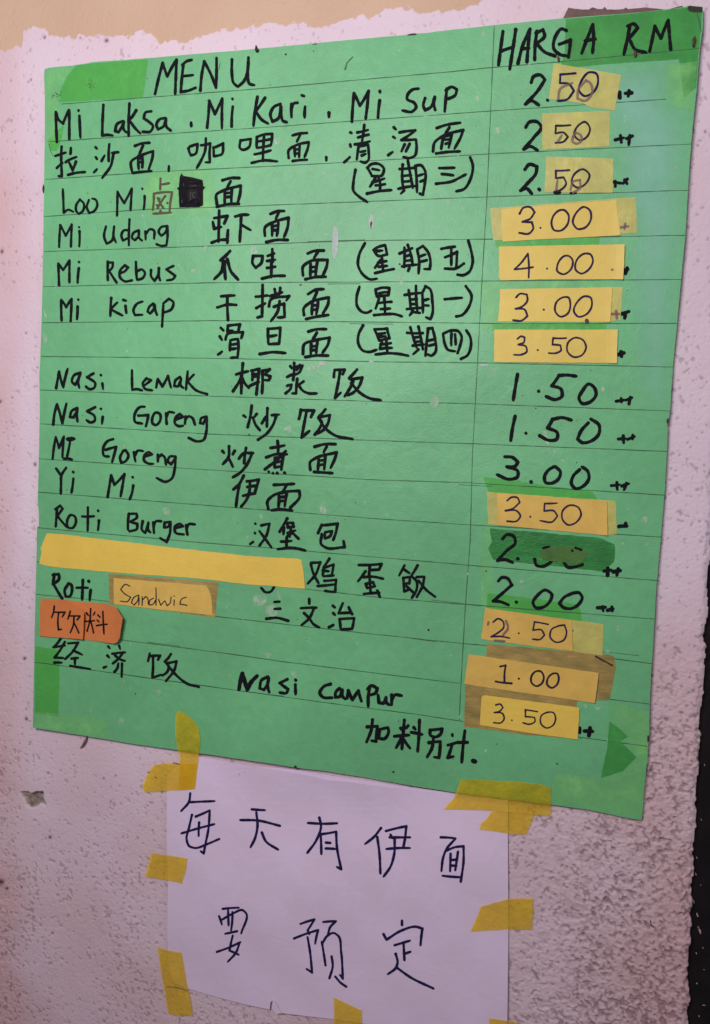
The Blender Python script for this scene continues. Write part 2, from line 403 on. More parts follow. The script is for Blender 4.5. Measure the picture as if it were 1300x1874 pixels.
    # nearest grid index for each speck
    for sx, sy, r in sp:
        wp = P(sx, sy, 0)
        i0 = np.searchsorted(xs, wp[0]-0.006); i1 = np.searchsorted(xs, wp[0]+0.006); j0 = np.searchsorted(zs, wp[2]-0.006); j1 = np.searchsorted(zs, wp[2]+0.006)
        if i1 <= i0 or j1 <= j0: continue
        d2 = (px[j0:j1, i0:i1]-sx)**2*rr.uniform(0.8, 1.6)+(py[j0:j1, i0:i1]-sy)**2*rr.uniform(0.6, 1.2)
        e = np.exp(-d2/(r*r+1.2)); speck_shade[j0:j1, i0:i1] = np.maximum(speck_shade[j0:j1, i0:i1], e*min(1, 0.35+r*0.25)); h[j0:j1, i0:i1] -= e*0.0008
    cpoly = [(36, 1451), (50, 1450), (56, 1454), (66, 1450), (79, 1450), (77, 1459), (84, 1476), (72, 1470), (66, 1477), (56, 1479), (48, 1474), (44, 1463)]
    chip = np.zeros_like(X); ci = np.argwhere((px > 30) & (px < 90) & (py > 1440) & (py < 1485))
    for j, i in ci:
        if inpoly(px[j, i], py[j, i], cpoly): chip[j, i] = 1
    k = chip.copy(); chip = (k+np.roll(k, 1, 0)+np.roll(k, -1, 0)+np.roll(k, 1, 1)+np.roll(k, -1, 1))/5
    h -= chip*(0.0028+0.0010*vnoise(X, Z, 0.006, 40)+0.0006*vnoise(X, Z, 0.0025, 41))
    speck_shade *= (1-chip)
    # plaster stays behind the card and the notice
    pink = np.clip(0.7*sstep(70, 0, px)+0.75*sstep(1000, 1250, px)*sstep(900, 1500, py)+0.5*sstep(1400, 1874, py)+0.35*vnoise(X, Z, 0.06, 50), 0, 1)
    # right edge: the plaster breaks off at the black post
    ez = np.array([P(1268, 2100, 0)[2], P(1263, 1874, 0)[2], P(1268, 1700, 0)[2], P(1274, 1565, 0)[2], P(1280, 1430, 0)[2], P(1287, 1280, 0)[2], P(1293, 1190, 0)[2], P(1300, 1080, 0)[2], P(1310, 700, 0)[2], P(1325, 0, 0)[2]])
    ex = np.array([P(1258, 2100, 0)[0], P(1261, 1874, 0)[0], P(1267, 1700, 0)[0], P(1273, 1565, 0)[0], P(1279, 1430, 0)[0], P(1286, 1280, 0)[0], P(1293, 1190, 0)[0], P(1299, 1085, 0)[0], P(1318, 700, 0)[0], P(1345, 0, 0)[0]])
    E = np.interp(Z, ez, ex)+0.0012*vnoise(Z*0+0.5, Z, 0.010, 60)+0.0010*vnoise(X, Z, 0.004, 61)
    t = sstep(-0.007, 0.0, X-E)
    h -= 0.0022*t**2
    Y = -h
    Y = np.where(X > E, 0.035, Y)
    nv = X.size
    co = np.empty((nv, 3), np.float32); co[:, 0] = X.ravel(); co[:, 1] = Y.ravel(); co[:, 2] = Z.ravel()
    nx = len(xs); nz = len(zs)
    jj, ii = np.meshgrid(np.arange(nz-1), np.arange(nx-1), indexing='ij')
    a = (jj*nx+ii).ravel(); fa = np.stack([a, a+1, a+nx+1, a+nx], 1).astype(np.int32)
    me = bpy.data.meshes.new("wall"); me.vertices.add(nv); me.vertices.foreach_set('co', co.ravel())
    me.loops.add(fa.size); me.loops.foreach_set('vertex_index', fa.ravel())
    me.polygons.add(len(fa)); me.polygons.foreach_set('loop_start', np.arange(0, fa.size, 4, dtype=np.int32))
    me.polygons.foreach_set('use_smooth', np.ones(len(fa), bool)); me.update(calc_edges=True)
    for n, v in (('pit', pit), ('beige', bei), ('chip', chip), ('speck_shade', speck_shade), ('pinkish', pink)):
        at = me.attributes.new(n, 'FLOAT', 'POINT'); at.data.foreach_set('value', v.ravel().astype(np.float32))
    o = link(me, "wall", WALL); o['kind'] = 'structure'; return o
build_wall()

# ------------------------------------------------------------------ black post beside the plaster
post = empty("door_post", (0.62, 0.03, 0.0), "narrow black post with pale paint flecks beside the rough plaster at the lower right edge", "post")
def post_bm():
    bm = bmesh.new(); rr = random.Random(5)
    xs = [0.575, 0.60, 0.64, 0.70]; rows = []
    for k in range(90):
        z = 2.7*k/89
        rows.append([bm.verts.new((x-0.62, (0.0075+rr.uniform(-.0004, .0004) if 0 < i < 3 else 0.03)-0.03+0.0*i, z)) for i, x in enumerate([0.574, 0.576, 0.690, 0.694])]+
                    [bm.verts.new((0.694-0.62, 0.07, z)), bm.verts.new((0.574-0.62, 0.07, z))])
    for k in range(89):
        for i in range(6):
            j = (i+1) % 6; bm.faces.new((rows[k][i], rows[k][j], rows[k+1][j], rows[k+1][i]))
    bm.faces.new(rows[-1]); bm.faces.new(list(reversed(rows[0])))
    me = bpy.data.meshes.new("post_body"); bm.to_mesh(me); bm.free(); return me
link(post_bm(), "post_body", BLACK, post)
fl = []; ff = []
rr = random.Random(3)
for cx, cy, a, b in [(1277, 1675, 1.6, 5), (1281, 1703, 2, 7), (1279, 1698, 1.4, 3), (1287, 1735, 1.5, 1.5), (1275, 1745, 1, 2), (1270, 1650, 1.2, 4), (1274, 1600, 1.0, 3), (1276, 1570, 0.8, 2), (1289, 1775, 1, 1), (1276, 1800, 1.2, 2), (1289, 1840, 3, 1.2), (1280, 1860, 1.0, 2), (1284, 1500, 0.8, 2.5), (1290, 1400, .8, 2), (1283, 1620, 0.8, 1.2)]:
    n0 = len(fl)
    for k in range(7):
        t = -2*math.pi*k/7; r = rr.uniform(0.7, 1.2); fl.append(P(cx+a*r*math.cos(t)+b*0.3*math.sin(t), cy+b*r*math.sin(t), -0.0066))
    ff.append(tuple(range(n0, n0+7)))
mesh("paint_flecks", fl, ff, FLECK, post)['kind'] = 'stuff'

# ------------------------------------------------------------------ menu board
BO = P(72, 1330, 0.0)
board = empty("menu_board", BO, "large green handwritten menu board with yellow price labels on pinkish plaster wall", "menu board")
out = [(81, 131), (82, 126), (90, 123.5), (134.6, 119.5), (138, 118.3), (165, 114.5), (166, 113.5), (269, 106), (385, 96), (500, 86.2), (580, 78.5), (640, 72.5), (745, 63.5), (748, 62), (780, 60), (800, 57), (890, 47), (905, 45.5), (1032, 33), (1150, 24), (1230, 16), (1254, 12), (1262, 9.5), (1287, 12), (1287, 34), (1286, 58), (1282.5, 80), (1280.5, 97), (1276, 162), (1271, 205), (1265, 272), (1262, 310), (1260, 348), (1255, 428), (1247, 511), (1240, 591), (1232, 671), (1227, 751), (1224.5, 768), (1221.5, 774), (1223, 786), (1221, 828), (1217, 900), (1210, 985), (1202, 1070), (1198, 1140), (1194, 1210), (1190, 1280), (1189, 1345), (1185.5, 1350), (1187, 1359), (1182, 1420), (1180, 1438), (1175, 1501), (1160, 1499.5), (1120, 1491), (1065, 1480.5), (1009, 1473), (930, 1463), (837, 1451.5), (742, 1436), (640, 1418.5), (600, 1412), (541, 1405), (445, 1390), (369, 1379.5), (240, 1361), (150, 1346), (60, 1332), (60.5, 1300), (61.5, 1246), (64, 1130), (65.6, 1054), (68, 967), (71, 962), (71, 938), (69, 915), (70.5, 860), (73, 760), (72, 690), (76, 590), (79, 460), (80.5, 340), (82, 240), (82, 180)]
card = sheet("card", out, board_d, GREEN, board, thick=0.0026, step=9, grid=11, amp=0.35, seed=4)
SB = lambda k: layer(board_d, k)
def ruled(name, pts, wd=1.5, k=1.5):
    v = []; f = []; r = random.Random(int(pts[0][1])); q = []
    for i in range(len(pts)-1):
        a, b = pts[i], pts[i+1]; n = max(1, int(math.dist(a, b)/14))
        for j in range(n): q.append((a[0]+(b[0]-a[0])*j/n, a[1]+(b[1]-a[1])*j/n+r.uniform(-.18, .18)))
    q.append(pts[-1])
    KO = SB(k)
    for i, (x, y) in enumerate(q):
        a = q[max(0, i-1)]; b = q[min(len(q)-1, i+1)]; L = math.dist(a, b); nx, ny = -(b[1]-a[1])/L, (b[0]-a[0])/L
        h = wd*0.5*r.uniform(0.55, 1.25)
        v += [P(x+nx*h, y+ny*h, KO), P(x-nx*h, y-ny*h, KO)]
        if i: n = len(v); f.append((n-4, n-3, n-1, n-2))
    return mesh(name, v, f, RULE, board)
RL = [
 [(112, 190), (480, 161.5), (815, 131.6), (890, 124), (1025.6, 112.6), (1281, 88)],
 [(89, 259), (280, 246), (480, 233), (880, 204), (1219.6, 181)],
 [(83, 328), (284, 314), (390, 309), (600, 298.5), (890, 281.5), (1267, 263)],
 [(81, 396), (263, 383), (390, 379), (630, 370), (900, 359.6), (1260, 347.7)],
 [(80, 460), (390, 449.6), (660, 440), (916, 437), (1230, 430.6), (1254, 430.6)],
 [(79, 524.5), (390, 517), (630, 516), (890, 514), (1247, 511.2)],
 [(77, 590.5), (390, 586.6), (630, 588.5), (930, 592), (1240, 591.6)],
 [(75, 645+7), (400, 655.7), (700, 662), (890, 664), (1232, 671.5)],
 [(73, 713.5), (223, 719.5), (380, 724.6), (700, 735), (860, 738.5), (1227, 752)],
 [(73, 775.5), (380, 794), (680, 805.8), (860, 811.7), (1221, 826)],
 [(71, 839.5), (380, 859.6), (680, 877.8), (860, 883.5), (1217, 906)],
 [(70, 900.5), (380, 925), (700, 950), (860, 960.4), (1213, 983)],
 [(68, 965.6), (380, 994), (559, 1007.7), (583, 1010.5), (860, 1034.5), (1208, 1063)],
 [(67, 1028), (82, 1029)],
 [(558, 1078), (700, 1094), (860, 1107), (1200, 1133)],
 [(65, 1087.5), (201, 1100.6)], [(392, 1128), (460, 1135.5), (660, 1158), (840, 1177), (1060, 1197), (1195, 1215)],
 [(222, 1171), (420, 1196.6), (511, 1210), (760, 1241), (842, 1250.5)], [(1117, 1280), (1189, 1288.7)],
 [(62, 1212), (80, 1214), (420, 1261.7), (640, 1292), (760, 1307), (848, 1320.5)], [(1059, 1349), (1185, 1366)],
 [(905, 46), (898.8, 190), (891.6, 360), (882.7, 509), (876, 632), (874, 670), (865, 830), (861, 987), (852, 1110), (842.6, 1277), (841, 1318)],
]
for q in RL: ruled("ruled_line", q)
for q in [[(563, 442), (668, 438.5)], [(330, 519), (370, 518)], [(600, 519.5), (660, 519)], [(840, 887), (900, 890)], [(790, 1098), (862, 1106), (1000, 1118)], [(270, 1175), (330, 1183)], [(740, 1166), (800, 1175)], [(640, 592), (720, 593)], [(458, 1267), (520, 1274)], [(1015, 1183), (1170, 1200)]]:
    ruled("ruled_line", q, 1.1)

# films and tape patches on the card
def patch(name, poly, material, k=1, amp=0.5, parent=None, grid=16, **kw): return sheet(name, poly, SB(k), material, parent or board, amp=amp, grid=grid, **kw)
patch("green_tape", [(140, 119), (172, 115), (269, 108), (271, 112), (262, 178), (108, 187), (112, 160), (122, 140)], TAPEG, 1, soft_px=7)
patch("green_tape", [(84, 128), (138, 121), (122, 140), (108, 165), (106, 230), (104, 262), (86, 262), (83, 180)], TAPEGL, 1, soft_px=9)
patch("green_tape", [(86, 258), (118, 226), (112, 256), (104, 276), (92, 276)], TAPEG, 1, soft_px=7)
patch("green_tape", [(1036, 34), (1150, 25), (1254, 14), (1285, 15), (1284, 50), (1279, 96), (1275, 160), (1252, 178), (1243, 108), (1100, 118), (1025, 126), (1034, 95)], TAPEGT, 1, soft_px=7)
patch("green_tape", [(1222, 118), (1276, 112), (1270, 204), (1236, 196), (1224, 170)], TAPEGL, 2, soft_px=9)
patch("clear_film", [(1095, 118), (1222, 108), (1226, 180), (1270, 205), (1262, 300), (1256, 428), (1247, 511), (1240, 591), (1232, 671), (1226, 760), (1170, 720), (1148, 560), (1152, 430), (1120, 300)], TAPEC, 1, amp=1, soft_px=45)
patch("green_tape", [(64, 1182), (108, 1190), (109, 1250), (106, 1312), (64, 1306)], TAPEG, 1, soft_px=7)
patch("green_tape", [(62, 1303), (180, 1311), (196, 1320), (200, 1334), (195, 1350), (62, 1330)], TAPEGL, 2, soft_px=9)
patch("green_tape", [(1124, 1284), (1189, 1305), (1186, 1400), (1158, 1380), (1136, 1348), (1112, 1312)], TAPEGL, 1, soft_px=9)
patch("green_tape", [(1116, 1320), (1132, 1332), (1150, 1348), (1136, 1357), (1165, 1386), (1140, 1412), (1100, 1424), (1112, 1370)], TAPEGT, 2, soft_px=7)
patch("green_tape", [(1158, 1360), (1186, 1362), (1181, 1425), (1176, 1497), (1060, 1478), (1012, 1470), (1010, 1440), (1020, 1415), (1100, 1426), (1140, 1412), (1165, 1386)], TAPEGL, 1, soft_px=9)
patch("green_tape", [(884, 872), (1085, 900), (1095, 916), (896, 903)], TAPEG, 1, amp=1, soft_px=7)
patch("green_tape", [(890, 950), (900, 962), (900, 1022), (906, 1106), (1060, 1120), (1080, 1140), (882, 1114), (878, 1020)], TAPEGL, 1, amp=1, soft_px=9)
patch("green_tape", [(893, 1085), (1060, 1106), (1065, 1137), (890, 1118)], TAPEG, 1.3, amp=1, soft_px=7)
patch("green_tape", [(878, 515), (1060, 512), (1120, 518), (1118, 600), (884, 606)], TAPEGL, 1, amp=1, soft_px=9)
patch("green_tape", [(274, 314), (392, 306), (396, 372), (380, 396), (268, 396), (264, 340)], TAPEGL, 1.2, amp=1, soft_px=9)
patch("green_tape", [(906, 436), (1098, 433), (1096, 450), (908, 452)], TAPEG, 1, amp=1, soft_px=7)
patch("green_tape", [(900, 592), (1110, 593), (1110, 603), (900, 605)], TAPEG, 1, amp=1, soft_px=7)
patch("dark_green_tape", [(897, 966.5), (930, 970), (965, 972), (1100, 985), (1113, 991), (1125, 996), (1126, 1012), (1124, 1028), (1119, 1033), (1104, 1046), (1060, 1041), (903, 1024), (897, 1012), (894, 1004), (901, 991)], TAPEGD, 2, amp=0.8)
patch("scraped_patch", [(986, 1016), (990, 1008), (996, 1003), (1020, 1000.5), (1043, 999), (1063, 1003), (1077, 1009), (1074, 1022), (1064, 1030), (1043, 1030.5), (1010, 1027), (996, 1025)], OLIVE, 4.0, amp=0.5)

# brown scrap behind the top edge
sc_p = [(1026, 60), (1031, 33), (1040.5, 13.5), (1052, 15.5), (1066, 17), (1078, 17), (1084, 13), (1094, 16), (1103, 16), (1107, 12), (1112, 17), (1130, 17), (1142, 16), (1146, 13), (1150, 16), (1180, 13), (1205, 15.5), (1222, 17), (1240, 12), (1250, 10), (1250, 60)]
tag(sheet("tape_scrap", sc_p, lambda x, z: 0.0011, BROWN, None, thick=0.0006, step=5, grid=12, amp=0.6, seed=8, seed_loc=True), "dirty brown torn scrap sticking out behind the top right edge of the menu board", "scrap")
patch("dark_smudge", [(1258, 14), (1262, 9.6), (1286, 12.5), (1286, 22), (1272, 22), (1262, 20)], DARK, 3, amp=0.8)
ruled("crease", [(1275, 20), (1281, 40), (1284, 58)], 1.6, 3)

# price labels ---------------------------------------------------------------
def price(label, film, body, text_list, k=3, bm=LABY, fm=FILMY, thick=0.00016):
    t = None
    if film: f0 = patch("film", film, fm, k, amp=0.5, grid=12)
    if body:
        xs_ = [P(a, b, 0.0045)[0] for a, b in body]; x1 = max(xs_); wl = x1-min(xs_); base = SB(k+1.6)
        lift = random.Random(int(body[0][1]*7)).uniform(0.0004, 0.0016)
        fn = lambda x, z: base(x, z)+lift*max(0, min(1.2, (x-(x1-0.10*wl))/(0.10*wl)))**2
        t = sheet("price_label", body, fn, bm, board, thick=thick, step=6, grid=10, amp=0.35, seed=int(body[0][1]))
        t['label'] = label
    par = t if t else f0
    if not t: f0.name = "price_label"; f0['label'] = label
    for txt, crop, wd, mt in text_list:
        strokes("price_figures", txt, crop, wd*1.15, SB(k+2.6), mt, par)
    return par
W = (890, 30, 3.171); X_ = (890, 190, 3.171); Y_ = (890, 350, 3.8235); Z_ = (890, 510, 3.8235); AA = (860, 660, 3.8235); AB = (860, 820, 3.8235); AC = (860, 960, 3.8235); AD = (840, 1110, 3.8235); AE = (840, 1230, 3.611)
price("see-through yellow tape patch carrying the figures 50", [(1013.6, 115), (1137.6, 137), (1125, 202), (1085.5, 197), (1066.6, 188), (1005, 181)], None,
  [("430,335 475,332 520,328;430,335 428,385;428,385 480,390 510,430 470,480 415,488;600,322 555,370 540,430 570,460 620,440 650,380 640,330 600,322", W, 11, INKN),
   ("418,480 430,420 500,385;580,370 535,425 530,475 575,488 615,445 600,380 580,370", W, 13, INKF)])
price("see-through yellow tape patch carrying the figures 50", [(992.5, 207), (1117, 203), (1115.5, 267), (992.5, 273.6)], None,
  [("405,125 450,125 490,122;405,125 402,170;402,170 450,165 475,190 450,218 402,225;575,103 530,130 512,180 545,210 585,190 603,140 575,103", X_, 10, INKT),
   ("505,190 500,215 525,230 555,210 548,178 520,165 505,190;418,215 440,180", X_, 13, INKF)])
price("see-through yellow tape patch carrying the figures 50", [(999.7, 286), (1122.7, 290), (1121.8, 352), (997, 352)], None,
  [("405,387 445,386 485,383;405,387 405,430;405,430 450,425 465,460 430,500 395,508;565,378 510,410 498,460 530,485 580,460 600,410 565,378", X_, 10, INKP),
   ("490,500 505,450 545,440 545,485 505,515;408,495 415,440", X_, 12, INKF), ("398,513 412,518 430,512", X_, 15, INK), ("492,517 520,515", X_, 15, INK)])
price("yellow label with a wide faded tape border reading 3.00", [(897, 381), (1164, 360.5), (1166.7, 426), (903, 440)], [(917.5, 382.7), (1128, 365.7), (1136, 430), (920, 442)],
  [("235,155 260,115 310,110 340,145 310,190 255,213;255,213 320,215 330,260 300,295 232,290;381,255;520,130 475,165 458,230 475,270 520,275 570,230 575,160 545,130 520,130;685,108 635,145 608,220 640,262 690,255 735,190 725,130 685,108", Y_, 13, INKP),
   ("940,252 995,243;975,225 968,265", Y_, 16, INKF)])
price("plain yellow label reading 4.00", None, [(913.5, 450.7), (1143.7, 446.8), (1143, 480), (1141, 511), (1000, 511), (918, 513), (913.5, 509)],
  [("293,435 250,495 200,545 330,530;293,435 300,520 298,605;427,540;555,450 510,490 500,560 540,580 590,550 605,480 580,452 555,450;690,435 635,480 628,550 665,575 720,545 748,480 730,440 690,435", Y_, 12.5, INKP), ("880,548 930,550", Y_, 16, INKF)])
price("yellow label reading 3.00 with a reddish dot at its lower edge", [(916, 529), (1139.8, 525.2), (1136, 585), (1112, 590), (916, 587)], [(915.6, 528.8), (1121, 526), (1117, 589), (911.5, 588.5), (914, 560)],
  [("210,130 235,105 285,110 290,150 250,195 205,210;205,210 270,215 290,260 250,292 190,290;403,215;545,128 495,160 485,230 520,265 570,245 590,180 575,130 545,128;690,122 640,160 615,230 645,265 700,250 740,190 730,130 690,122", Z_, 12.5, INKP),
   ("870,245 930,245;910,225 915,275", Z_, 18, INKF), ("705,293 707,298", Z_, 22, RUST)])
price("yellow label reading 3.50 with a small dot after it", None, [(905, 603), (1131, 603), (1129.5, 664.5), (904.5, 662.5)],
  [("220,420 245,402 270,410 265,445 225,460;225,460 280,475 285,510 250,530 192,532;361,498;470,415 560,415;470,415 465,460;465,460 520,465 525,500 490,520 438,520;625,412 575,445 570,510 615,548 670,535 700,480 680,430 625,412", Z_, 12, INKP)])
price("yellow label with stained tape ends reading 3.50", [(891, 900), (1127, 917), (1129.5, 977), (1111, 980), (894, 959)], [(909.5, 902.5), (1111, 917.5), (1112.5, 980), (912, 961)],
  [("262,368 290,345 335,348 350,380 300,425 250,438;250,438 330,440 355,475 330,510 262,512;424,480;525,388 612,385;525,388 522,440;522,440 590,440 615,475 580,515 492,508;700,400 650,440 650,500 690,538 745,520 780,460 760,415 700,400", AB, 11.5, INKP)], bm=LABT)
patch("tan_tape", [(891, 1178), (1122.5, 1200), (1127.7, 1220), (1124, 1240), (1116.7, 1281), (1056, 1284), (1056, 1353), (949, 1343), (849.7, 1330), (851, 1256), (890, 1240)], FILMT, 2.5, amp=0.8)
price("faded yellow label reading 2.50 over older writing", [(888.4, 1113), (1104.5, 1142.6), (1103, 1200), (880.5, 1170)], [(888.4, 1112.6), (1046.6, 1134.8), (1049, 1192), (881.5, 1170)],
  [("240,110 275,85 310,105 315,145 280,180 225,212;225,212 300,210 358,222;420,187;530,108 625,125;530,108 520,165;520,165 580,165 600,200 570,230 515,228;700,135 650,160 640,215 680,250 735,235 755,180 740,130 700,135", AD, 11, INKP),
   ("330,100 345,150 310,200;250,238 320,243", AD, 15, INKF), ("208,110 204,128", AD, 13, INKF), ("780,160 800,170", AD, 13, INKF)], bm=LABT)
price("long tan yellow label reading 1.00", None, [(858, 1197.6), (1096, 1231.6), (1093, 1260), (1089, 1286.8), (849.7, 1252)],
  [("290,420 328,412 320,470 320,530;258,525 370,538;420,505;545,452 510,485 510,535 545,558 580,540 595,490 575,455 545,452;665,468 625,500 618,545 650,570 685,550 700,500 690,470 665,468", AD, 12.5, INKT)], k=4, bm=LABT)
price("bright yellow label with rounded corners reading 3.50", None, [(881.5, 1277), (884, 1273.5), (889, 1272.5), (1056, 1294.5), (1061, 1297), (1060, 1320), (1057.5, 1353.5), (960, 1340), (878.5, 1327)],
  [("245,218 275,212 292,235 270,260 235,268;235,268 290,275 300,310 280,335 232,335;350,318;440,250 520,262;440,250 440,295;440,295 500,300 505,325 470,345 422,335;595,265 545,290 545,345 580,370 625,350 640,300 625,268 595,265", AE, 9.5, INKT)], k=4, bm=STRIPY)
strokes("crease", "960,350 1010,378 1075,412", AD, 12, SB(3.6), DARK, board)

# yellow cover strip, sandwich label, orange flap --------------------------------
patch("film", [(199, 1050), (400, 1066), (396, 1100), (394, 1130), (200, 1105)], FILMT, 2)
s = sheet("cover_strip", [(84, 980), (86, 976), (115, 978), (300, 1000), (380, 1009.5), (460, 1017.5), (545, 1022.5), (552, 1025), (556, 1048), (558, 1077.5), (460, 1070), (368, 1059.5), (200, 1047), (103, 1038), (80, 1034.5), (72, 1031), (76, 1010), (74, 1004)], SB(4.5), STRIPY, board, thick=0.00018, amp=0.6, seed=3)
s['label'] = "long blank yellow paper strip covering a menu line"
AS = (60, 1030, 3.8235)
t = sheet("food_label", [(207.8, 1057.5), (377.5, 1072), (383, 1080), (387, 1095), (389, 1126.5), (208.5, 1105.5)], SB(3.6), LABT, board, thick=0.00018, amp=0.4, seed=5)
t['label'] = "tan paper label reading Sandwic"
strokes("word", "680,165 650,150 615,185 640,215 685,240 665,270 612,268;740,225 705,245 690,280 710,295 735,265 742,228;742,228 742,295;765,235 765,298;767,262 790,235 805,250 808,290;845,248 820,262 815,295 840,292 860,260;862,175 862,300;880,255 895,298 925,265 940,300 960,285 968,240;990,260 988,298;990,232;1075,240 1040,255 1030,290 1080,298", AS, 8, SB(4.6), INKT, t)
def curl_back(x, z): return board_d(x, z)+0.0006+0.0012*math.exp(-((x-OX2)/0.010)**2)
OX2 = P(215, 1130, 0.004)[0]; OX1 = P(152, 1130, 0.004)[0]; OZ = P(150, 1100, 0.004)[2]
def orange_back(x, z): return board_d(x, z)+0.0008+0.0035*max(0, (x-P(165, 1130, .004)[0])/0.03)**2
def orange_front(x, z):
    return board_d(x, z)+0.0014+0.0042*max(0, min(1, (x-(OX1-0.033))/0.033))**2*(0.55+0.45*max(0, min(1, (z-OZ+0.03)/0.04)))
ob = sheet("orange_flap", [(116, 1097), (150, 1102), (190, 1104), (212, 1111), (224.5, 1131), (219, 1168), (214, 1176), (208, 1178), (152, 1170), (110, 1165)], orange_back, ORANGE, board, thick=0.0003, amp=0.4, seed=6, grid=6)
of = sheet("orange_flap", [(74.5, 1095.5), (110, 1097), (114, 1098), (130, 1107), (146, 1115), (153.5, 1122), (153, 1145), (151.5, 1170.5), (71.5, 1164), (72.5, 1130)], orange_front, ORANGE, board, thick=0.0003, amp=0.4, seed=7, grid=6)
lf = lambda x, z: orange_front(x, z)+0.00025
lb = lambda x, z: orange_back(x, z)+0.00025
strokes("word", "150,302 145,345 130,385;145,345 225,345 205,380;180,350 175,420 180,470 200,465;262,338 245,395;255,372 330,372 310,400;288,378 285,430 262,490;288,420 322,490", AS, 12, lf, INK, of)
strokes("word", "405,320 400,400 380,478;375,350 390,370;435,345 425,365;365,410 430,405;402,400 425,490;455,365 470,380;450,400 465,415;445,440 520,430;490,340 498,498", AS, 12, lb, INK, ob)

# ------------------------------------------------------------------ handwriting on the card
INKD = SB(2.2)
def wr(txt, crop, wd, label, material=None): return strokes("word", txt, crop, wd*1.24, INKD, material or INK, board, label)
A = (80, 90, 3.25); B = (460, 130, 3.095); Cc = (90, 240, 4.333); Dd = (330, 240, 4.333); Ee = (600, 220, 4.333); F = (90, 310, 4.333); Gg = (370, 370, 4.333); H = (90, 450, 4.333); I = (370, 500, 4.333); J = (630, 410, 4.333); K = (630, 510, 4.333); Lc = (80, 660, 4.333); M = (400, 640, 4.333); Nn = (380, 740, 4.333); O = (80, 780, 4.333); Pp = (400, 860, 4.333); Q = (80, 910, 4.333); R = (460, 1010, 3.25); T = (80, 1150, 3.8235); U = (400, 1210, 3.611); V = (640, 1290, 4.333)
wr("662,265 685,165 708,80 735,160 790,62;790,62 786,165 782,265;825,92 850,70 880,62;830,95 822,170 815,255;830,158 888,152;815,253 860,245 903,228;932,245 940,150 955,70;955,70 1000,160 1025,228;1025,228 1028,50;1120,60 1120,150 1130,200 1155,222 1190,190 1215,110 1218,48;1218,60 1215,150 1225,205 1253,212", A, 14.5, "black marker heading reading MENU")
wr("78,550 74,460 72,372;72,372 90,420 115,440 150,360;152,362 152,450 152,535;212,395 218,525;207,362 207,368", A, 14, "handwritten word Mi before Laksa")
wr("355,330 350,420 348,512;348,512 380,508 410,512;470,425 435,445 425,485 445,492 468,455 475,430;475,430 478,480 490,492;510,322 505,420 505,515;550,362 515,415;512,425 545,470 575,500;640,368 605,375 595,410 625,430 650,455 635,488 590,490;725,408 690,415 670,450 680,475 710,460 728,412;728,412 730,460 755,482;877,435 878,455", A, 14, "handwritten word Laksa")
wr("972,465 980,390 985,305;985,305 1018,385 1062,292;1062,292 1060,380 1060,470;1125,340 1118,458;1123,294 1124,298", A, 14, "handwritten word Mi before Kari")
wr("35,145 22,220 12,310;78,150 30,220;25,225 60,275 95,296;165,185 130,200 108,245 120,285 150,270 168,200;168,200 170,250 180,282 200,288;228,185 228,260;228,210 240,182 262,178;305,200 302,262;286,136 298,140;440,235 440,258", B, 14.5, "handwritten word Kari")
wr("570,285 575,200 582,125;582,125 615,195 665,112;665,112 658,190 648,270;728,165 718,262;729,112 729,118", B, 14.5, "handwritten word Mi before Sup")
wr("948,98 915,103 885,135 882,155 925,180 935,200 912,228 856,222;985,152 975,195 985,220 1015,205 1040,145;1040,145 1035,190 1042,218;1108,98 1102,160 1096,228;1102,108 1135,88 1165,102 1158,132 1105,160", B, 14.5, "handwritten word Sup")
wr("48,195 130,168;98,120 95,200 100,355 75,355;60,290 105,250;172,130 168,178;130,245 160,225 215,203;160,250 185,308;212,240 185,310;150,345 205,330 285,322;368,125 378,138;370,205 378,218;355,325 378,300;477,100 472,235;415,235 440,190;500,172 548,165;510,175 490,270 420,370", Cc, 18, "Chinese characters for laksa")
wr("680,115 735,95 795,90;745,110 715,180;658,325 650,240 720,195 825,155;825,155 820,200 790,300;705,195 710,300;740,200 738,285;712,215 735,212;712,245 738,240;665,330 810,315;950,275 948,315", Cc, 18, "Chinese character for noodles after laksa")
wr("65,135 72,165 85,190;85,190 118,180 138,98 75,120;165,110 200,105 238,95 232,180 235,245 200,245;203,55 195,160 165,230 130,292;262,125 265,195;265,130 340,95 330,180 268,198", Dd, 18, "Chinese character for curry, first half")
wr("478,70 475,135 490,145 545,125 560,60 480,72;608,45 605,130;608,45 660,25 730,20;730,20 720,110;612,80 720,60;610,130 715,110;665,30 655,235;590,182 720,150;565,250 660,230 770,238", Dd, 18, "Chinese character for curry, second half")
wr("890,32 940,18 1005,12;950,30 925,80;860,210 858,155 930,105 1020,85;1020,85 1015,120 985,205;905,120 910,200;948,110 942,205;910,145 940,140;912,178 940,172;892,235 1005,225;1158,205 1158,230", Dd, 18, "Chinese character for noodles after curry")
wr("180,95 190,100;178,190 182,208;130,332 175,290;290,35 272,165;235,95 320,75;240,135 325,112;215,190 335,165;245,200 230,310;245,205 320,190 325,250 320,318 300,335 260,325;260,250 300,240;270,278 300,265", Ee, 18, "Chinese character for clear")
wr("525,55 540,70;520,130 535,140;480,275 515,250;570,95 695,78;695,78 585,155;585,155 700,150 705,210 690,280 650,298 600,290;610,190 585,245;650,185 620,245", Ee, 19, "Chinese character for soup")
wr("865,60 940,35 1050,18;965,55 930,110;835,245 845,180 920,120 1075,75;1075,75 1060,120 1005,225;915,140 900,225;985,105 960,215;925,125 970,115;930,152 970,148;935,185 970,175;860,262 950,250 1050,245", Ee, 19, "Chinese character for noodles after soup")
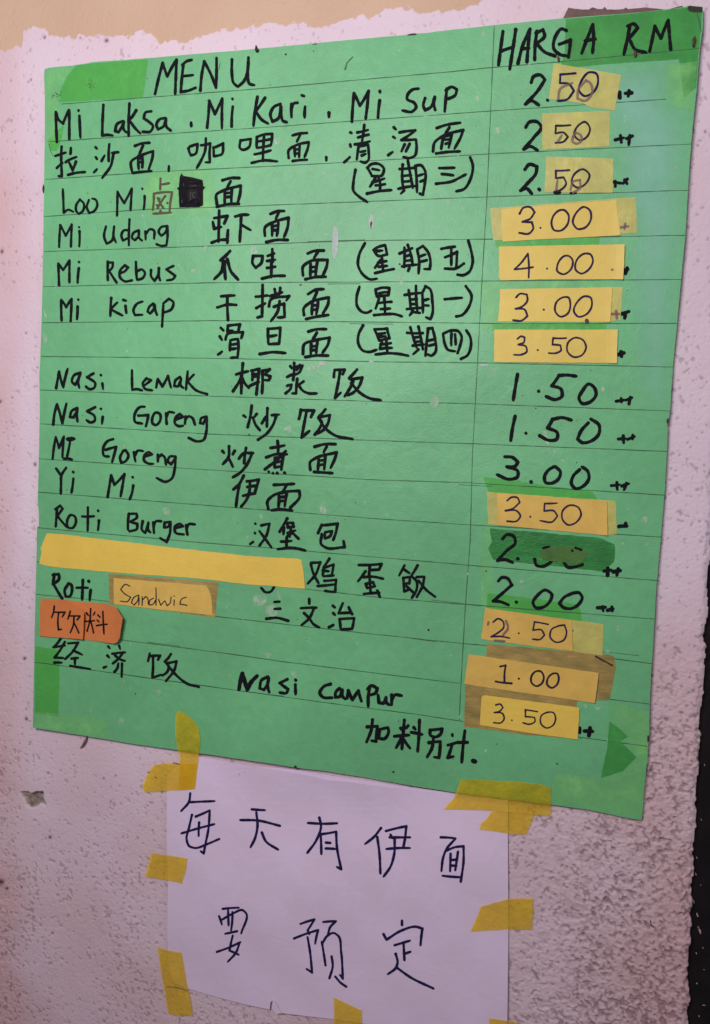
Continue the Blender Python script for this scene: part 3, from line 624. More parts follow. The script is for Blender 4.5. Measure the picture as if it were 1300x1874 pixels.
wr("220,392 205,480 205,560 250,605 315,648;315,375 340,350 405,345 445,380 430,435 350,440;315,375 350,440;355,385 410,395;375,460 335,525;355,490 450,460;395,440 412,480 415,560;380,515 455,505;312,580 400,562 505,552;595,350 590,440 598,540;635,315 650,400 675,535;570,385 690,375;600,440 660,435;600,485 665,478;560,542 690,520;605,555 580,580;695,360 705,470 708,570;695,360 740,355 772,400 770,500 755,588 730,580;715,440 760,425;735,485 765,470;885,378 1005,375;905,425 995,435;860,502 980,485 1095,428;1130,292 1150,350 1130,470 1080,545 1020,562", Ee, 19, "bracketed Chinese weekday Wednesday")
wr("108,155 112,250 115,342;115,342 150,318 192,335;245,235 215,280 215,330 235,352 265,330 275,270 240,235;315,240 298,300 318,345 355,330 382,275 365,235 340,230", F, 16, "handwritten word Loo")
wr("538,365 540,270 542,175;542,175 595,265 655,150;655,150 650,240 645,325;757,210 750,315;738,150 739,155", F, 16, "handwritten word Mi after Loo")
wr("883,70 880,160;895,118 950,108;830,190 822,320;830,190 900,180 975,178;975,178 960,270 955,330;860,225 905,305;920,210 860,305;855,283 857,287;938,265 940,268;875,230 877,234;825,350 900,345 968,340;882,328 884,348", F, 15, "olive brown Chinese character", INKB)
sheet("blacked_out_patch", [(330, 320.5), (332.4, 317), (336, 321.5), (352, 324), (371, 329), (372.5, 340), (374.5, 343.5), (372, 349), (372, 374), (365, 378.8), (328.5, 379.5), (327.5, 362), (326.5, 345), (329.5, 342)], SB(2.0), mat('scribble', (0.013, 0.010, 0.012), 0.7, 0.5, 240, col2=(0.012, 0.009, 0.011), spec=0.2), board, amp=0.5)
wr("1130,130 1196,126;1120,185 1122,235;1124,188 1160,184;1140,205 1144,222;1185,250 1187,262;1052,245 1054,262;1064,112 1068,126", F, 6, None, mat('rubbed_ink', (0.050, 0.050, 0.042), 0.8, 0.5, 300, col2=(0.02, 0.02, 0.02)))
wr("1140,190 1140,215 1155,225;1185,255 1187,265;1050,255 1052,258;1120,200 1122,230", F, 7, None, MATS['rubbed_ink'])
wr("1042,60 1036,200 1040,290;1060,65 1056,200 1058,290;1078,62 1074,180 1076,292;1096,68 1092,200 1096,292;1060,270 1210,262;1060,288 1212,282;1180,90 1186,200 1182,285;1200,92 1206,200 1202,285;1110,80 1170,92;1100,110 1210,108;1100,150 1210,146;1120,255 1175,235;1025,150 1232,142", F, 13, None)
wr("335,388 400,370 468,370;400,395 370,450;290,575 288,500 340,470 480,430;480,430 475,490 455,570;355,460 352,565;410,455 405,560;360,490 400,485;362,522 400,518;290,598 380,578 465,575", Dd, 20, "Chinese character for noodles after Loo Mi")
wr("78,615 82,520 88,442;88,442 130,525 178,435;178,435 175,520 172,612;240,488 238,608;236,456 238,460", F, 16, "handwritten word Mi before Udang")
wr("450,450 435,530 455,588 490,570 515,450;515,450 512,540 530,578;628,482 595,480 572,520 585,563 620,545;637,395 632,500 632,600;710,482 670,500 658,545 680,560 708,530 712,485;712,485 715,545 735,562;762,490 765,555;765,515 800,472 828,480 832,548;935,448 890,455 868,495 890,525 920,500 938,450;938,450 938,540 930,600 890,605 852,592", F, 16.5, "handwritten word Udang")
wr("135,65 130,310;85,155 95,208;95,125 200,108 175,168;95,210 150,195;75,320 130,300 195,295;205,220 200,322;262,112 320,98 368,98;310,105 305,200 298,310;312,178 385,220", Gg, 20, "Chinese character for prawn")
wr("540,92 600,70 650,68;608,80 585,130;498,265 498,200 570,155 685,122;685,122 680,190 650,275;555,170 555,265;605,160 592,265;562,190 600,182;560,222 598,218;510,315 590,298 678,298", Gg, 20, "Chinese character for noodles after prawn")
wr("222,385 190,420 145,460;165,455 155,545 95,610;180,465 185,610;200,450 230,550 285,612", Gg, 21, "Chinese character for claw")
wr("405,425 400,485 425,518 470,480 480,425 405,425;557,370 560,470;520,425 570,405;515,465 580,455;550,480 548,595;515,520 580,510;475,605 560,585 655,582", Gg, 20, "Chinese character beside the claw character")
wr("838,405 890,385 965,382;915,395 885,445;800,580 800,510 850,470 995,455;995,455 990,500 955,585;860,480 858,580;915,465 900,585;870,515 905,510;868,550 905,545;820,610 900,592 980,590", Gg, 20, "Chinese character for noodles on the Rebus line")
wr("78,310 75,220 72,140;72,140 110,190 160,115;160,115 160,200 160,288;235,175 225,290;236,126 238,130", H, 17, "handwritten word Mi before Rebus")
wr("465,125 463,200 465,270;465,130 505,130 500,172 468,200;480,205 535,290;560,215 600,200 625,170 600,152 565,190 560,245 600,280 655,272;688,125 690,200 695,265;695,200 735,185 760,215 740,255 698,268;808,190 808,240 835,275 865,230 870,175;870,175 870,240 880,272;985,158 930,185 1000,235 985,260 935,272", H, 17.5, "handwritten word Rebus")
wr("98,590 95,510 95,425;95,425 135,485 178,418;178,418 175,500 170,595;225,480 220,580;230,423 232,427", H, 17.5, "handwritten word Mi before kicap")
wr("492,412 485,555;540,448 490,500;495,505 580,550;605,475 612,530;588,428 610,434;740,440 700,455 668,515 680,548 740,545;825,458 795,480 780,520 800,535 830,500 835,465;835,465 845,520 855,545;905,470 900,560 895,640;905,455 950,418 985,445 970,500 900,530", H, 17.5, "handwritten word kicap")
wr("150,182 258,175;120,270 200,248 270,250;200,180 200,270 205,370", I, 19, "Chinese character for dry")
wr("425,185 515,175;480,92 478,220 475,340 440,350;430,275 500,238;535,180 635,150;575,125 585,185;620,115 612,165;530,262 540,215 690,180;690,180 668,215;570,265 650,240 655,345 600,350;615,220 600,300 545,380", I, 20, "Chinese character for scoop")
wr("840,165 900,130 965,125;910,145 885,205;808,330 805,280 860,230 1005,190;1005,190 1000,240 960,315;875,230 870,325;920,220 905,325;885,255 910,250;880,290 905,285;825,362 900,345 1000,330", I, 20, "Chinese character for noodles on the kicap line")
wr("148,432 168,452;140,500 158,530;125,645 158,620;205,415 300,405 288,455;205,418 200,475;215,455 242,455;185,525 195,490 325,465;325,465 310,515;220,610 225,530;225,530 285,520 288,600 280,667 230,670;240,565 270,560;240,600 270,595", I, 19, "Chinese character for smooth")
wr("522,440 525,560;522,440 620,432 610,560;535,500 590,490;530,562 605,558;458,640 560,625 660,632", I, 20, "Chinese character for egg")
wr("842,462 900,445 985,442;910,470 880,520;800,640 808,565 900,530 1010,510;1010,510 1000,560 955,630;865,560 862,645;915,545 905,640;875,580 905,575;872,610 905,605;820,664 900,652 1000,652", I, 20, "Chinese character for noodles after egg")
wr("165,150 120,240 110,320 150,400 210,438 260,432;232,205 260,185 325,165 340,240 268,250 235,205;265,212 305,208;290,285 245,345;270,305 335,292;300,265 310,365;275,338 340,330;245,388 320,370 395,355;440,232 540,190;478,185 480,260 475,340;505,165 530,240 545,330;485,255 530,240;490,290 535,285;460,335 580,320;520,345 508,370;580,200 595,290 590,390;580,200 625,172 665,220 685,300 680,355 635,355;605,255 645,240;615,295 655,285;772,195 880,178;850,195 850,325;800,262 895,220;895,220 890,340;800,352 890,350 950,312;985,130 1010,220 1020,300 990,380 940,405 900,400", J, 19, "bracketed Chinese weekday Friday")
wr("122,62 100,140 105,220 150,265 185,268 215,252;250,85 258,145;250,85 300,70 360,72 350,130 260,140;275,115 340,105;275,160 250,235;270,192 375,182;318,145 325,280;290,240 365,235;238,288 330,280 400,280 460,298;480,128 605,112;512,90 528,240;570,55 580,250;530,165 580,160;535,200 580,200;498,240 610,230;545,255 520,290;560,265 600,270;620,110 625,270;620,110 645,60 675,75 700,180 700,280 685,320 650,305;635,170 670,160;645,210 670,212;798,162 870,155 935,150;965,58 1010,130 985,230 930,290 890,298", K, 19, "bracketed Chinese weekday Monday")
wr("150,370 115,440 112,510 150,570 200,580 260,562;240,400 340,395 360,470 280,490 240,400;265,440 325,430;280,460 330,455;300,500 280,552;290,520 370,510;335,490 345,590;285,555 380,548;250,600 350,590 430,595 510,610;500,428 625,430;525,385 550,470 575,545;590,380 605,450 625,560;560,465 600,460;565,500 610,495;545,530 630,520;590,560 548,598;665,410 655,500 645,610;665,395 700,390 720,470 718,590 690,610 665,600;670,490 715,480;675,530 715,520;785,435 850,410 905,415 930,450 920,530 900,590;785,440 800,520 820,560 880,575;852,435 850,530;880,440 885,520;970,410 1000,460 1005,540 975,610 925,635", K, 19, "bracketed Chinese weekday Thursday")
wr("98,218 110,150 122,85;122,85 155,210;155,210 190,62;290,95 240,115 225,170 250,190 275,140 290,100;290,100 272,170 282,215;395,100 345,130 410,185 400,215 360,225 335,205;465,180 470,225;453,113 455,117", Lc, 18, "handwritten word Nasi before Lemak")
wr("700,75 700,150 702,230;702,230 740,225 780,235;790,200 850,155 815,140 785,180 800,220 860,235;892,212 905,145;905,145 940,205 985,120;985,120 1010,215;1080,130 1045,155 1035,200 1065,205 1090,150;1090,140 1088,200 1108,215;1142,85 1135,160 1128,230;1190,110 1140,165;1145,170 1210,235 1295,265", Lc, 17.5, "handwritten word Lemak")
wr("75,505 85,420 105,345;105,345 148,495;148,495 180,340;265,375 220,400 208,445 235,450 262,400 268,380;268,380 262,440 268,482;408,368 345,400 405,445 405,475 370,490 338,470;468,445 462,500;453,381 455,385", Lc, 18, "handwritten word Nasi before Goreng")
wr("800,365 770,365 720,430 725,485 780,498;750,435 830,430;830,430 810,520;890,410 860,460 865,500 890,510 925,470 920,420 890,410;970,415 975,500;975,440 990,408 1035,412;1045,470 1105,445 1080,422 1045,450 1042,500 1075,520 1105,515;1125,440 1120,500;1125,465 1150,440 1175,450 1200,508;1290,445 1250,455 1240,495 1265,500 1292,450;1292,450 1290,560 1265,630 1220,640 1150,612", Lc, 18.5, "handwritten word Goreng after Nasi")
wr("140,195 235,170;193,108 180,345;188,190 165,250 115,328;190,230 215,275 240,300;260,165 325,150;270,165 268,240;270,195 305,190;270,215 305,210;322,155 312,250 300,355;250,285 320,255;348,165 350,250 345,348;350,165 405,155;405,155 365,195 410,210 400,240 370,240", M, 20, "Chinese character for coconut")
wr("570,130 582,145;600,105 600,170 592,240;545,215 600,190;645,120 620,160;615,135 665,125 640,180 600,200;625,230 618,290 615,345 585,345;545,285 580,275;580,275 570,310 532,345;675,250 640,275;635,280 670,325 715,345 780,345", M, 19, "Chinese character for milk paste")
wr("915,215 922,160;922,160 1000,158;1000,158 985,195;965,165 950,260 925,380;925,380 970,340;1100,155 1070,190 1035,225;1035,225 1070,250 1045,300 1000,370;1065,232 1140,220 1120,280 1060,345 1020,360;1055,265 1110,330 1200,385 1290,400", M, 20, "Chinese character for rice on the Lemak line")
wr("285,88 302,100;350,10 340,90 318,180;390,75 372,98;360,105 380,160 415,205;475,30 472,100 470,175;430,150 462,95;510,85 568,80;545,90 520,160 470,230 400,280", Nn, 19, "Chinese character for fried")
wr("725,115 740,42;738,45 845,48;845,48 820,100;785,55 765,160 745,265;745,265 808,210;935,38 910,70 875,105;885,100 970,85 955,150 910,210 850,238;880,108 905,140 885,195 850,240;890,125 930,185 1010,245 1150,275", Nn, 20, "Chinese character for rice after fried")
wr("118,370 130,385;170,332 165,420 120,475;215,368 200,395;165,425 200,495;305,345 290,465;248,430 285,385;320,385 360,385;355,385 310,480 260,540 200,578", Nn, 20, "Chinese character for fried on the MI Goreng line")
wr("500,345 610,325;555,290 560,345 558,395;465,420 540,395 630,395;620,370 560,430 455,515;535,425 530,500;535,425 600,415 585,518;540,460 580,450;535,500 580,492;484,533 488,538;518,545 524,548;553,545 558,548;610,542 615,546", Nn, 20, "Chinese character for boil")
wr("850,335 930,315 1015,315;945,335 920,380;815,520 815,455 850,430 1025,380;1025,380 1010,430 975,505;880,425 875,515;935,400 925,515;885,445 930,440;890,480 925,475;845,535 920,540 990,545", Nn, 20, "Chinese character for noodles after boil")
wr("70,260 80,170 95,85;95,85 120,175 160,80;160,80 152,170 148,248;210,112 200,170 185,240", O, 16.5, "handwritten word MI before Goreng")
wr("192,102 240,99", O, 27, None); wr("162,258 190,255 222,264", O, 20, None)
wr("550,102 510,115 470,180 480,235 515,240;490,187 575,162;575,162 560,220 542,285;630,195 605,250 615,290 645,280 672,230 650,190 630,195;715,205 728,280;725,230 745,194 790,197;795,245 860,222 830,205 800,230 795,270 830,296 870,298;905,225 905,280;905,250 935,225 955,240 970,305;1045,240 1000,240 985,280 1010,300 1045,250;1045,250 1040,330 1010,420 970,440 895,410", O, 18, "handwritten word Goreng after MI")
wr("98,335 135,390;178,328 140,390 137,460 135,535;235,415 220,525;233,362 236,368", O, 17.5, "handwritten word Yi")
wr("507,560 520,480 535,390;535,390 560,465 640,380;640,380 625,470 610,555;710,470 700,530 682,580;705,403 708,407", O, 18, "handwritten word Mi after Yi")
wr("200,45 165,110 118,155;165,115 150,200 138,295;225,90 320,75;320,75 300,140 285,190;228,135 300,125;195,205 290,185;250,95 245,170 220,240 180,290", Pp, 20, "first Chinese character of yee noodles")
wr("440,118 600,110;540,120 505,185;395,310 388,250 430,205 520,175 640,165;640,165 645,205 570,300;480,200 475,295;540,190 525,290;490,215 535,210;490,247 535,243;420,320 500,312 585,322", Pp, 20, "Chinese character for noodles on the Yi Mi line")
wr("292,426 295,430;288,498 290,503;250,588 275,570;340,440 405,425;405,425 380,520 325,600;325,485 420,615", Pp, 18, "first Chinese character of hamburger")
wr("545,385 520,430 485,490;520,455 515,510;545,420 550,455 595,450 590,420 548,418;550,500 610,480;575,460 565,530;585,500 545,525;590,500 635,545;495,568 580,562;542,535 540,620;470,628 600,618 690,640", Pp, 19, "second Chinese character of hamburger")
wr("820,435 790,500;815,440 945,425;945,425 930,500 910,555;845,495 900,485 885,525 845,543;845,500 842,540;820,510 815,590 850,615 1000,612;1000,612 992,565", Pp, 19, "third Chinese character of hamburger")
wr("105,85 100,160 95,232;92,95 130,65 150,90 105,150;110,150 150,200 190,240;215,140 185,190 195,240 225,245 255,200 245,150 215,140;350,80 350,170 348,265;305,152 398,150;438,185 430,262;431,106 433,110", Q, 17, "handwritten word Roti before Burger")
wr("675,130 668,200 668,255;675,132 735,130 740,155 685,195;685,195 742,210 740,250 680,270;785,190 780,260 805,283 830,210;830,200 828,260 845,278;870,200 875,285;872,235 890,190 930,190;1000,195 960,200 955,240 985,235 1005,195;1005,195 1000,290 975,355 925,325;1040,245 1105,230 1080,210 1040,235 1045,280 1110,295;1130,220 1140,295;1135,250 1150,214 1200,215", Q, 18, "handwritten word Burger")
wr("150,80 140,150;140,85 180,78 185,110 145,150;145,150 180,210 205,250;250,145 222,195 230,235 255,237 275,190 265,150 250,145;350,120 348,190 345,260;305,175 385,175;405,190 398,262;391,128 393,132", AS, 17, "handwritten word Roti before the Sandwic label")
wr("60,215 85,240 115,237 135,210", R, 13, None)
wr("355,65 410,62;410,62 385,130 335,190;355,75 370,130 400,185;465,40 430,92;430,95 425,140;430,95 490,75 480,135;425,110 460,115;430,145 490,140;435,172 505,165;505,165 500,238 440,232;395,203 495,193", R, 13.5, "Chinese character for chicken")
wr("640,78 775,72;775,72 762,102;705,85 700,145;705,108 760,105;680,115 655,150 635,175;668,150 730,148 785,160;680,190 690,215 735,205 725,180 680,190;705,165 710,245;670,250 760,243;750,230 765,268", R, 14, "Chinese character for egg in the egg rice line")
wr("912,80 880,140;910,105 940,125;905,155 910,235;910,235 942,222;905,155 945,150;945,150 940,188;910,190 940,185;990,80 970,115 950,145;955,145 985,178 985,220 955,275;985,150 1030,148;1030,148 1020,200 985,268;995,170 1040,225 1095,268;925,205 975,250", R, 13.5, "traditional Chinese character for rice")
wr("138,298 168,296;138,340 172,338;90,398 150,392 220,410;345,280 345,308;295,335 388,332;372,340 345,395 300,435;315,365 345,395 370,430 405,450;485,320 497,330;488,365 498,375;462,448 488,435;545,305 520,365;520,365 595,362;580,330 600,370;525,400 532,460;525,400 612,395;612,395 600,458;540,462 600,458", R, 14, "Chinese characters for sandwich")
wr("1054,464 1056,467", R, 9, None)
wr("120,70 95,105 68,132;68,132 148,120;148,95 110,160 75,205;75,205 135,208;75,240 125,240;170,105 240,100;240,100 205,160 150,215;205,155 270,185;195,212 240,207;220,210 218,250;185,262 230,270 325,285", T, 14.5, "first Chinese character of economy rice")
wr("450,125 462,140;445,190 458,205;420,275 438,267;528,122 535,145;480,178 570,168;550,178 520,215 485,245;500,190 530,215 568,228;522,245 515,280 495,305;548,245 545,340", T, 15, "second Chinese character of economy rice")
wr("730,230 742,175;740,195 815,190;815,190 800,220;765,205 765,280 760,345;760,345 820,325;890,180 870,210 848,232;860,245 930,230 915,290 855,370;848,232 875,270 860,310 830,330;870,260 930,330 1010,390 1085,410", T, 15.5, "third Chinese character of economy rice")
wr("135,188 145,130 158,82;158,82 175,140 190,190;190,190 215,140 255,98", U, 22, None)
wr("325,105 285,125 272,180 300,190 325,150 332,110;332,110 325,170 335,205;455,120 405,145 460,185 450,210 405,208;508,155 510,220;509,123 511,127", U, 17, "handwritten word Nasi before Campur")
wr("740,152 700,165 670,215 690,238 750,242;800,180 775,205 772,240 800,235 818,190;818,190 820,235 838,250;850,245 858,195;858,195 885,258 925,195;925,195 945,265;1000,170 990,235 990,300;985,185 1010,162 1050,180 1040,210 1000,225;1055,225 1060,275 1090,280 1108,240;1108,240 1110,275 1130,290;1145,225 1145,290;1148,255 1165,224 1210,228", U, 18, "handwritten word Campur")
wr("182,118 172,200 135,295;140,175 220,170;220,170 215,230 210,290 175,285;240,195 230,265 275,270 310,215 305,180 240,195;435,120 425,230 415,350;405,185 420,200;465,165 450,185;355,250 470,240;412,262 370,340;425,270 480,345;510,180 522,195;555,120 550,250 540,370;490,218 575,235;640,200 640,240 685,255 720,235 735,190 640,200;630,300 720,290;720,290 710,420 670,415;665,270 655,340 615,415;815,235 817,248;780,320 860,295;815,312 780,418;780,418 825,410;860,300 935,298;915,205 900,330 890,455", V, 21, "Chinese note that extra toppings cost more")
wr("980,445 995,450", V, 28, None)
wr("98,85 85,180 72,280;172,75 155,190 137,305;85,200 160,175;185,270 215,160 255,72;255,72 245,160 237,262;205,188 250,182;295,85 285,160 282,250;290,95 330,75 340,110 292,157;295,157 340,205 400,228;465,80 440,70 405,110 395,190 430,220 475,228;425,160 490,135;490,135 485,190 478,235;555,212 590,120 620,45;620,45 625,130 618,210;575,140 635,130", W, 16.5, "black marker heading reading HARGA")
wr("835,50 820,130 800,220;820,55 860,42 880,65 825,132;835,137 865,190 930,208;950,200 965,130 980,55;980,55 1015,125 1058,20;1058,20 1065,110 1072,190", W, 16.5, "black marker heading reading RM")
wr("262,382 275,348 315,338 342,365 300,430 228,508;228,508 262,488 305,512;356,484 358,486", W, 16.5, "black marker figure 2 in the first price")
wr("775,440 776,470;808,445 845,442;830,430 825,462", W, 18, None)
wr("230,135 250,105 300,105 320,132 280,190 218,262;218,262 255,245 298,268;335,249 336,251", X_, 16.5, "black marker figure 2 in the second price")
wr("750,208 800,195;780,182 785,222;815,200 850,185;835,182 828,238", X_, 15, None)
wr("225,380 250,350 295,362 290,400 245,455 200,502;200,502 235,490 265,520;307,494 310,497", X_, 16.5, "black marker figure 2 in the third price")
wr("738,452 790,460;750,448 750,478;795,460 820,435;805,440 818,462", X_, 15, None)
wr("988,535 975,572;970,550 992,545", Y_, 21, None); wr("950,245 1000,228;975,240 970,275", Z_, 20, None); wr("925,530 965,518;945,512 948,543", Z_, 21, None)
wr("335,95 320,180 305,275;484,214 487,216;625,103 680,100 745,108;625,103 575,175;575,175 640,200 645,250 600,272 535,250;835,162 790,210 765,265 785,298 840,290 885,235 870,185 835,162", AA, 20, "black marker price 1.50, upper of two")
wr("1025,283 1080,275;1060,262 1062,290;1095,275 1135,258;1125,255 1115,302", AA, 17, None)
wr("318,388 300,470 287,558;394,507 397,509;580,410 650,398 710,415;580,410 545,470;545,470 615,508 610,548 560,558 490,525;830,435 780,490 755,548 785,572 850,562 905,510 905,450 848,408", AA, 20, "black marker price 1.50, lower of two")
wr("1040,548 1090,545;1075,525 1078,575;1105,550 1155,530;1142,522 1140,548", AA, 18, None)
wr("245,60 300,65 338,98 320,125 260,130;260,130 338,165 335,200 280,218 190,185;429,236 431,239;590,130 555,150 523,205 530,240 570,246 622,215 635,165 600,130;770,150 725,195 712,250 740,283 800,262 835,210 825,160 785,130", AB, 19.5, "black marker price 3.00")
wr("990,262 1050,255;1030,240 1033,290;1065,265 1115,248;1098,245 1080,293", AB, 18, None); wr("1045,548 1100,545;1092,527 1090,548", AB, 20, None)
wr("230,100 260,70 310,85 320,125 260,182 195,252;195,252 245,245 300,265;336,239 339,241;455,245 465,283 510,293 575,260;660,265 685,298 730,298 790,280", AC, 19, "black marker price 2.00 half scraped away on dark green tape")
wr("515,165 530,160 558,154;740,162 780,176;717,180 719,184", AC, 13, None).location = (0, -0.0003, 0)
wr("940,325 990,318;967,305 965,355;1005,330 1055,322;1040,310 1030,355", AC, 22, None)
wr("200,395 225,370 262,375 295,422 230,480 165,535;165,535 215,540 270,562;324,541 327,543;530,458 475,495 443,550 460,580 510,580 560,540 575,490 530,458;720,480 660,510 628,552 655,580 710,588 770,550 788,510 765,477 720,480", AC, 18.5, "black marker price 2.00 on plain green card")
wr("895,582 950,578;930,575 935,605;965,600 1005,590;995,577 997,602", AC, 20, None)
wr("800,370 800,402;830,390 885,393;868,370 860,420", AE, 20, None)

# ------------------------------------------------------------------ paper notice
note = empty("paper_notice", P(620, 1860, 0.001), "white paper notice with blue ink Chinese writing taped below the menu board", "notice")
PD = lambda k: layer(paper_d, k)
sheet("backing_sheet", [(430, 1401), (500, 1405), (548, 1410), (600, 1419), (640, 1425), (760, 1442), (860, 1455), (925, 1464), (926, 1500), (430, 1480)], lambda x, z: max(0.0003, min(paper_d(x, z)-0.0007, 0.0018)), PAPER, note, thick=0.00015, amp=0.25, seed=2)
sheet("sheet", [(306, 1420), (330, 1392), (364, 1384.5), (400, 1391), (455, 1401.5), (548, 1416.5), (600, 1428), (640, 1432), (701, 1440), (770, 1449), (837, 1456), (930, 1464.5), (930, 1560), (931, 1700), (929, 1864), (927, 1900), (760, 1888), (660, 1873), (611, 1866), (560, 1860), (515, 1854.5), (506, 1853), (500, 1843), (499, 1831), (495, 1836), (494, 1848), (448, 1838.5), (400, 1826), (349, 1811), (318, 1800), (309, 1770), (306, 1700), (308, 1620), (305.5, 1560), (305, 1500)], paper_d, PAPER, note, thick=0.00014, step=8, grid=11, amp=0.25, seed=9)
sheet("torn_corner", [(499, 1829), (503, 1832), (512, 1849), (516, 1855), (506, 1856), (498, 1846)], lambda x, z: paper_d(x, z)+0.0012, PAPER, note, thick=0.00012, grid=6, step=4, amp=0.3, seed=3)
AF = (240, 1290, 3.25); AG = (600, 1400, 2.955); AH = (260, 1620, 3.25); AI = (600, 1600, 2.955)
def nw(txt, crop, wd, label): return strokes("character", txt, crop, wd*1.24, PD(2), INKN, note, label)
nw("352,525 345,575 298,632;343,580 400,577 497,573;362,655 345,730 330,800 345,840 380,852 450,830 525,798;385,665 468,628;468,628 460,740 440,840 432,885;432,885 415,872;300,765 400,735 495,710;405,700 402,780", AF, 11.5, "Chinese character for every")
nw("718,622 798,627;650,686 750,688 885,720;745,640 752,720 735,800 710,848;778,760 800,810 875,862", AF, 12.5, "Chinese character for day")
nw("1052,703 1140,708 1225,705;1120,672 1130,720 1100,810 1048,882;1128,770 1132,888;1130,770 1220,755;1220,755 1225,850 1250,978;1250,978 1225,965;1160,820 1185,822;1158,855 1215,858", AF, 12.5, "Chinese character for have")
nw("288,342 250,390 202,428;268,390 280,480 285,588;315,358 425,332;425,332 418,400 408,450;335,392 445,392;340,378 350,395;318,455 445,450;362,400 360,480 340,550 302,605", AG, 11.5, "first Chinese character of yee noodles on the notice")
nw("612,392 692,398;692,398 640,460 625,500 615,575;640,465 690,445 735,440;735,440 735,520 720,632;665,480 662,575;705,470 690,570;668,515 700,512;670,545 695,545;622,600 720,608", AG, 11, "Chinese character for noodles on the notice")
nw("480,142 575,135;458,185 475,235;478,205 540,170 600,150 617,165 590,288;512,150 515,240;538,160 530,270;495,290 565,275;540,300 528,350 520,390 575,415;445,398 585,340;580,345 560,400 510,457", AH, 11, "Chinese character for need")
nw("942,232 1025,205;1025,205 985,270;985,270 995,290;905,318 1048,268;1048,268 1030,350;985,310 1000,400 1012,522;1012,522 980,500;1078,220 1155,215;1155,215 1120,250 1105,300;1070,338 1080,400 1092,478;1075,345 1100,305 1140,285 1165,300 1185,400 1195,558;1195,558 1178,535;1128,425 1135,480 1115,555;1150,545 1180,580 1215,605", AH, 11.5, "first Chinese character of book ahead")
nw("402,252 402,275;302,325 318,355;318,355 400,305 480,285 512,295 502,385;362,385 445,360;410,370 415,465;417,432 448,420;368,432 378,480 370,505 325,542;372,505 450,560 570,618;565,616 572,620", AI, 11.5, "second Chinese character of book ahead")

# ------------------------------------------------------------------ yellow tape strips
def over(x, z):
    # tape lies on whatever is underneath: card, paper or plaster
    dx = x-CAM[0]; dy = -CAM[1]-0.003; dz = z-CAM[2]
    cx = dx*RT[0]+dy*RT[1]+dz*RT[2]; cy = -(dx*UP[0]+dy*UP[1]+dz*UP[2]); cz = dx*FW[0]+dy*FW[1]+dz*FW[2]
    px = 650+FOC*cx/cz; py = 937+FOC*cy/cz
    yb = np.interp(px, [240, 369, 445, 600, 742, 837, 930, 1009, 1175], [1361, 1379.5, 1390, 1412, 1436, 1451.5, 1463, 1473, 1501])
    t = max(0, min(1, (yb+7-py)/9)); t = t*t*(3-2*t)
    low = (paper_d(x, z) if 300 < px < 933 and py > 1384 else 0.0014)
    return (board_d(x, z)+0.0006)*t+(low+0.0008)*(1-t)
TG = "yellow tape strips holding the paper notice"
def tape(poly, label, k=0, amp=0.7, seed=1):
    return tag(sheet("tape_strip", poly, (lambda x, z: over(x, z)+0.00015*k), MASK, None, step=5, grid=6, amp=amp, seed=seed, seed_loc=True), label, "tape", TG)
def cv(pts, c): return [(c[0]+a/c[2], c[1]+b/c[2]) for a, b in pts]
tape(cv([(285, 33), (266, 60), (262, 180), (275, 260), (285, 300), (290, 370), (282, 440), (278, 503), (372, 500), (384, 400), (400, 330), (410, 230), (405, 150), (385, 110), (350, 75), (310, 45)], AF), "leaf shaped upright yellow tape strip from green board to the notice's top left corner", 3, seed=11)
tape(cv([(135, 358), (190, 348), (250, 345), (330, 352), (392, 350), (388, 420), (380, 500), (300, 508), (200, 512), (80, 520), (66, 490), (88, 430), (110, 390)], AF), "wide crumpled yellow tape lying sideways across the notice's top left corner", 1, seed=12)
tape(cv([(120, 880), (335, 915), (325, 980), (302, 1066), (190, 1040), (82, 1022), (100, 950)], AF), "near square yellow tape on the notice's left edge, above the long leaning strip", 1, seed=13)
tape(cv([(90, 370), (160, 390), (235, 402), (262, 560), (280, 660), (298, 779), (220, 778), (155, 765), (120, 560)], AH), "long leaning yellow tape strip with a crease at the notice's bottom left corner", 1, seed=14)
tape([(611, 1826), (637, 1838), (662.6, 1849), (662, 1905), (612, 1902)], "pointed yellow tape on the middle of the notice's bottom edge", 1, seed=15)
tape([(896, 1864), (915, 1867), (948, 1872), (947, 1905), (892, 1905)], "yellow tape at the notice's bottom right corner, cut by the picture edge", 1, seed=16)
tape(cv([(830, 175), (900, 155), (980, 135), (1060, 131), (1108, 130), (1112, 190), (1105, 298), (980, 298), (770, 313), (800, 250)], AI), "yellow tape on the notice's right edge, halfway down", 1, seed=17)
tape(cv([(722, 78), (850, 82), (1050, 92), (1150, 105), (1208, 125), (1205, 275), (1120, 270), (900, 248), (628, 240), (685, 175)], AG), "long yellow tape joining the green board's bottom edge to the notice's top right corner", 3, seed=18)
tape(cv([(890, 250), (1000, 255), (1115, 265), (1100, 310), (1072, 378), (980, 372), (820, 350), (828, 320), (860, 290)], AG), "short yellow tape just under the long one at the notice's top right corner", 1, seed=19)
strokes("tape_crease", "150,605 200,608 270,630", AH, 4, lambda x, z: over(x, z)+0.0004, BROWN, bpy.data.objects["tape_strip.003"])
strokes("tape_stain", "100,402 108,400;145,430 148,434;250,345 285,352", AF, 7, lambda x, z: over(x, z)+0.0004, BROWN, bpy.data.objects["tape_strip.001"])

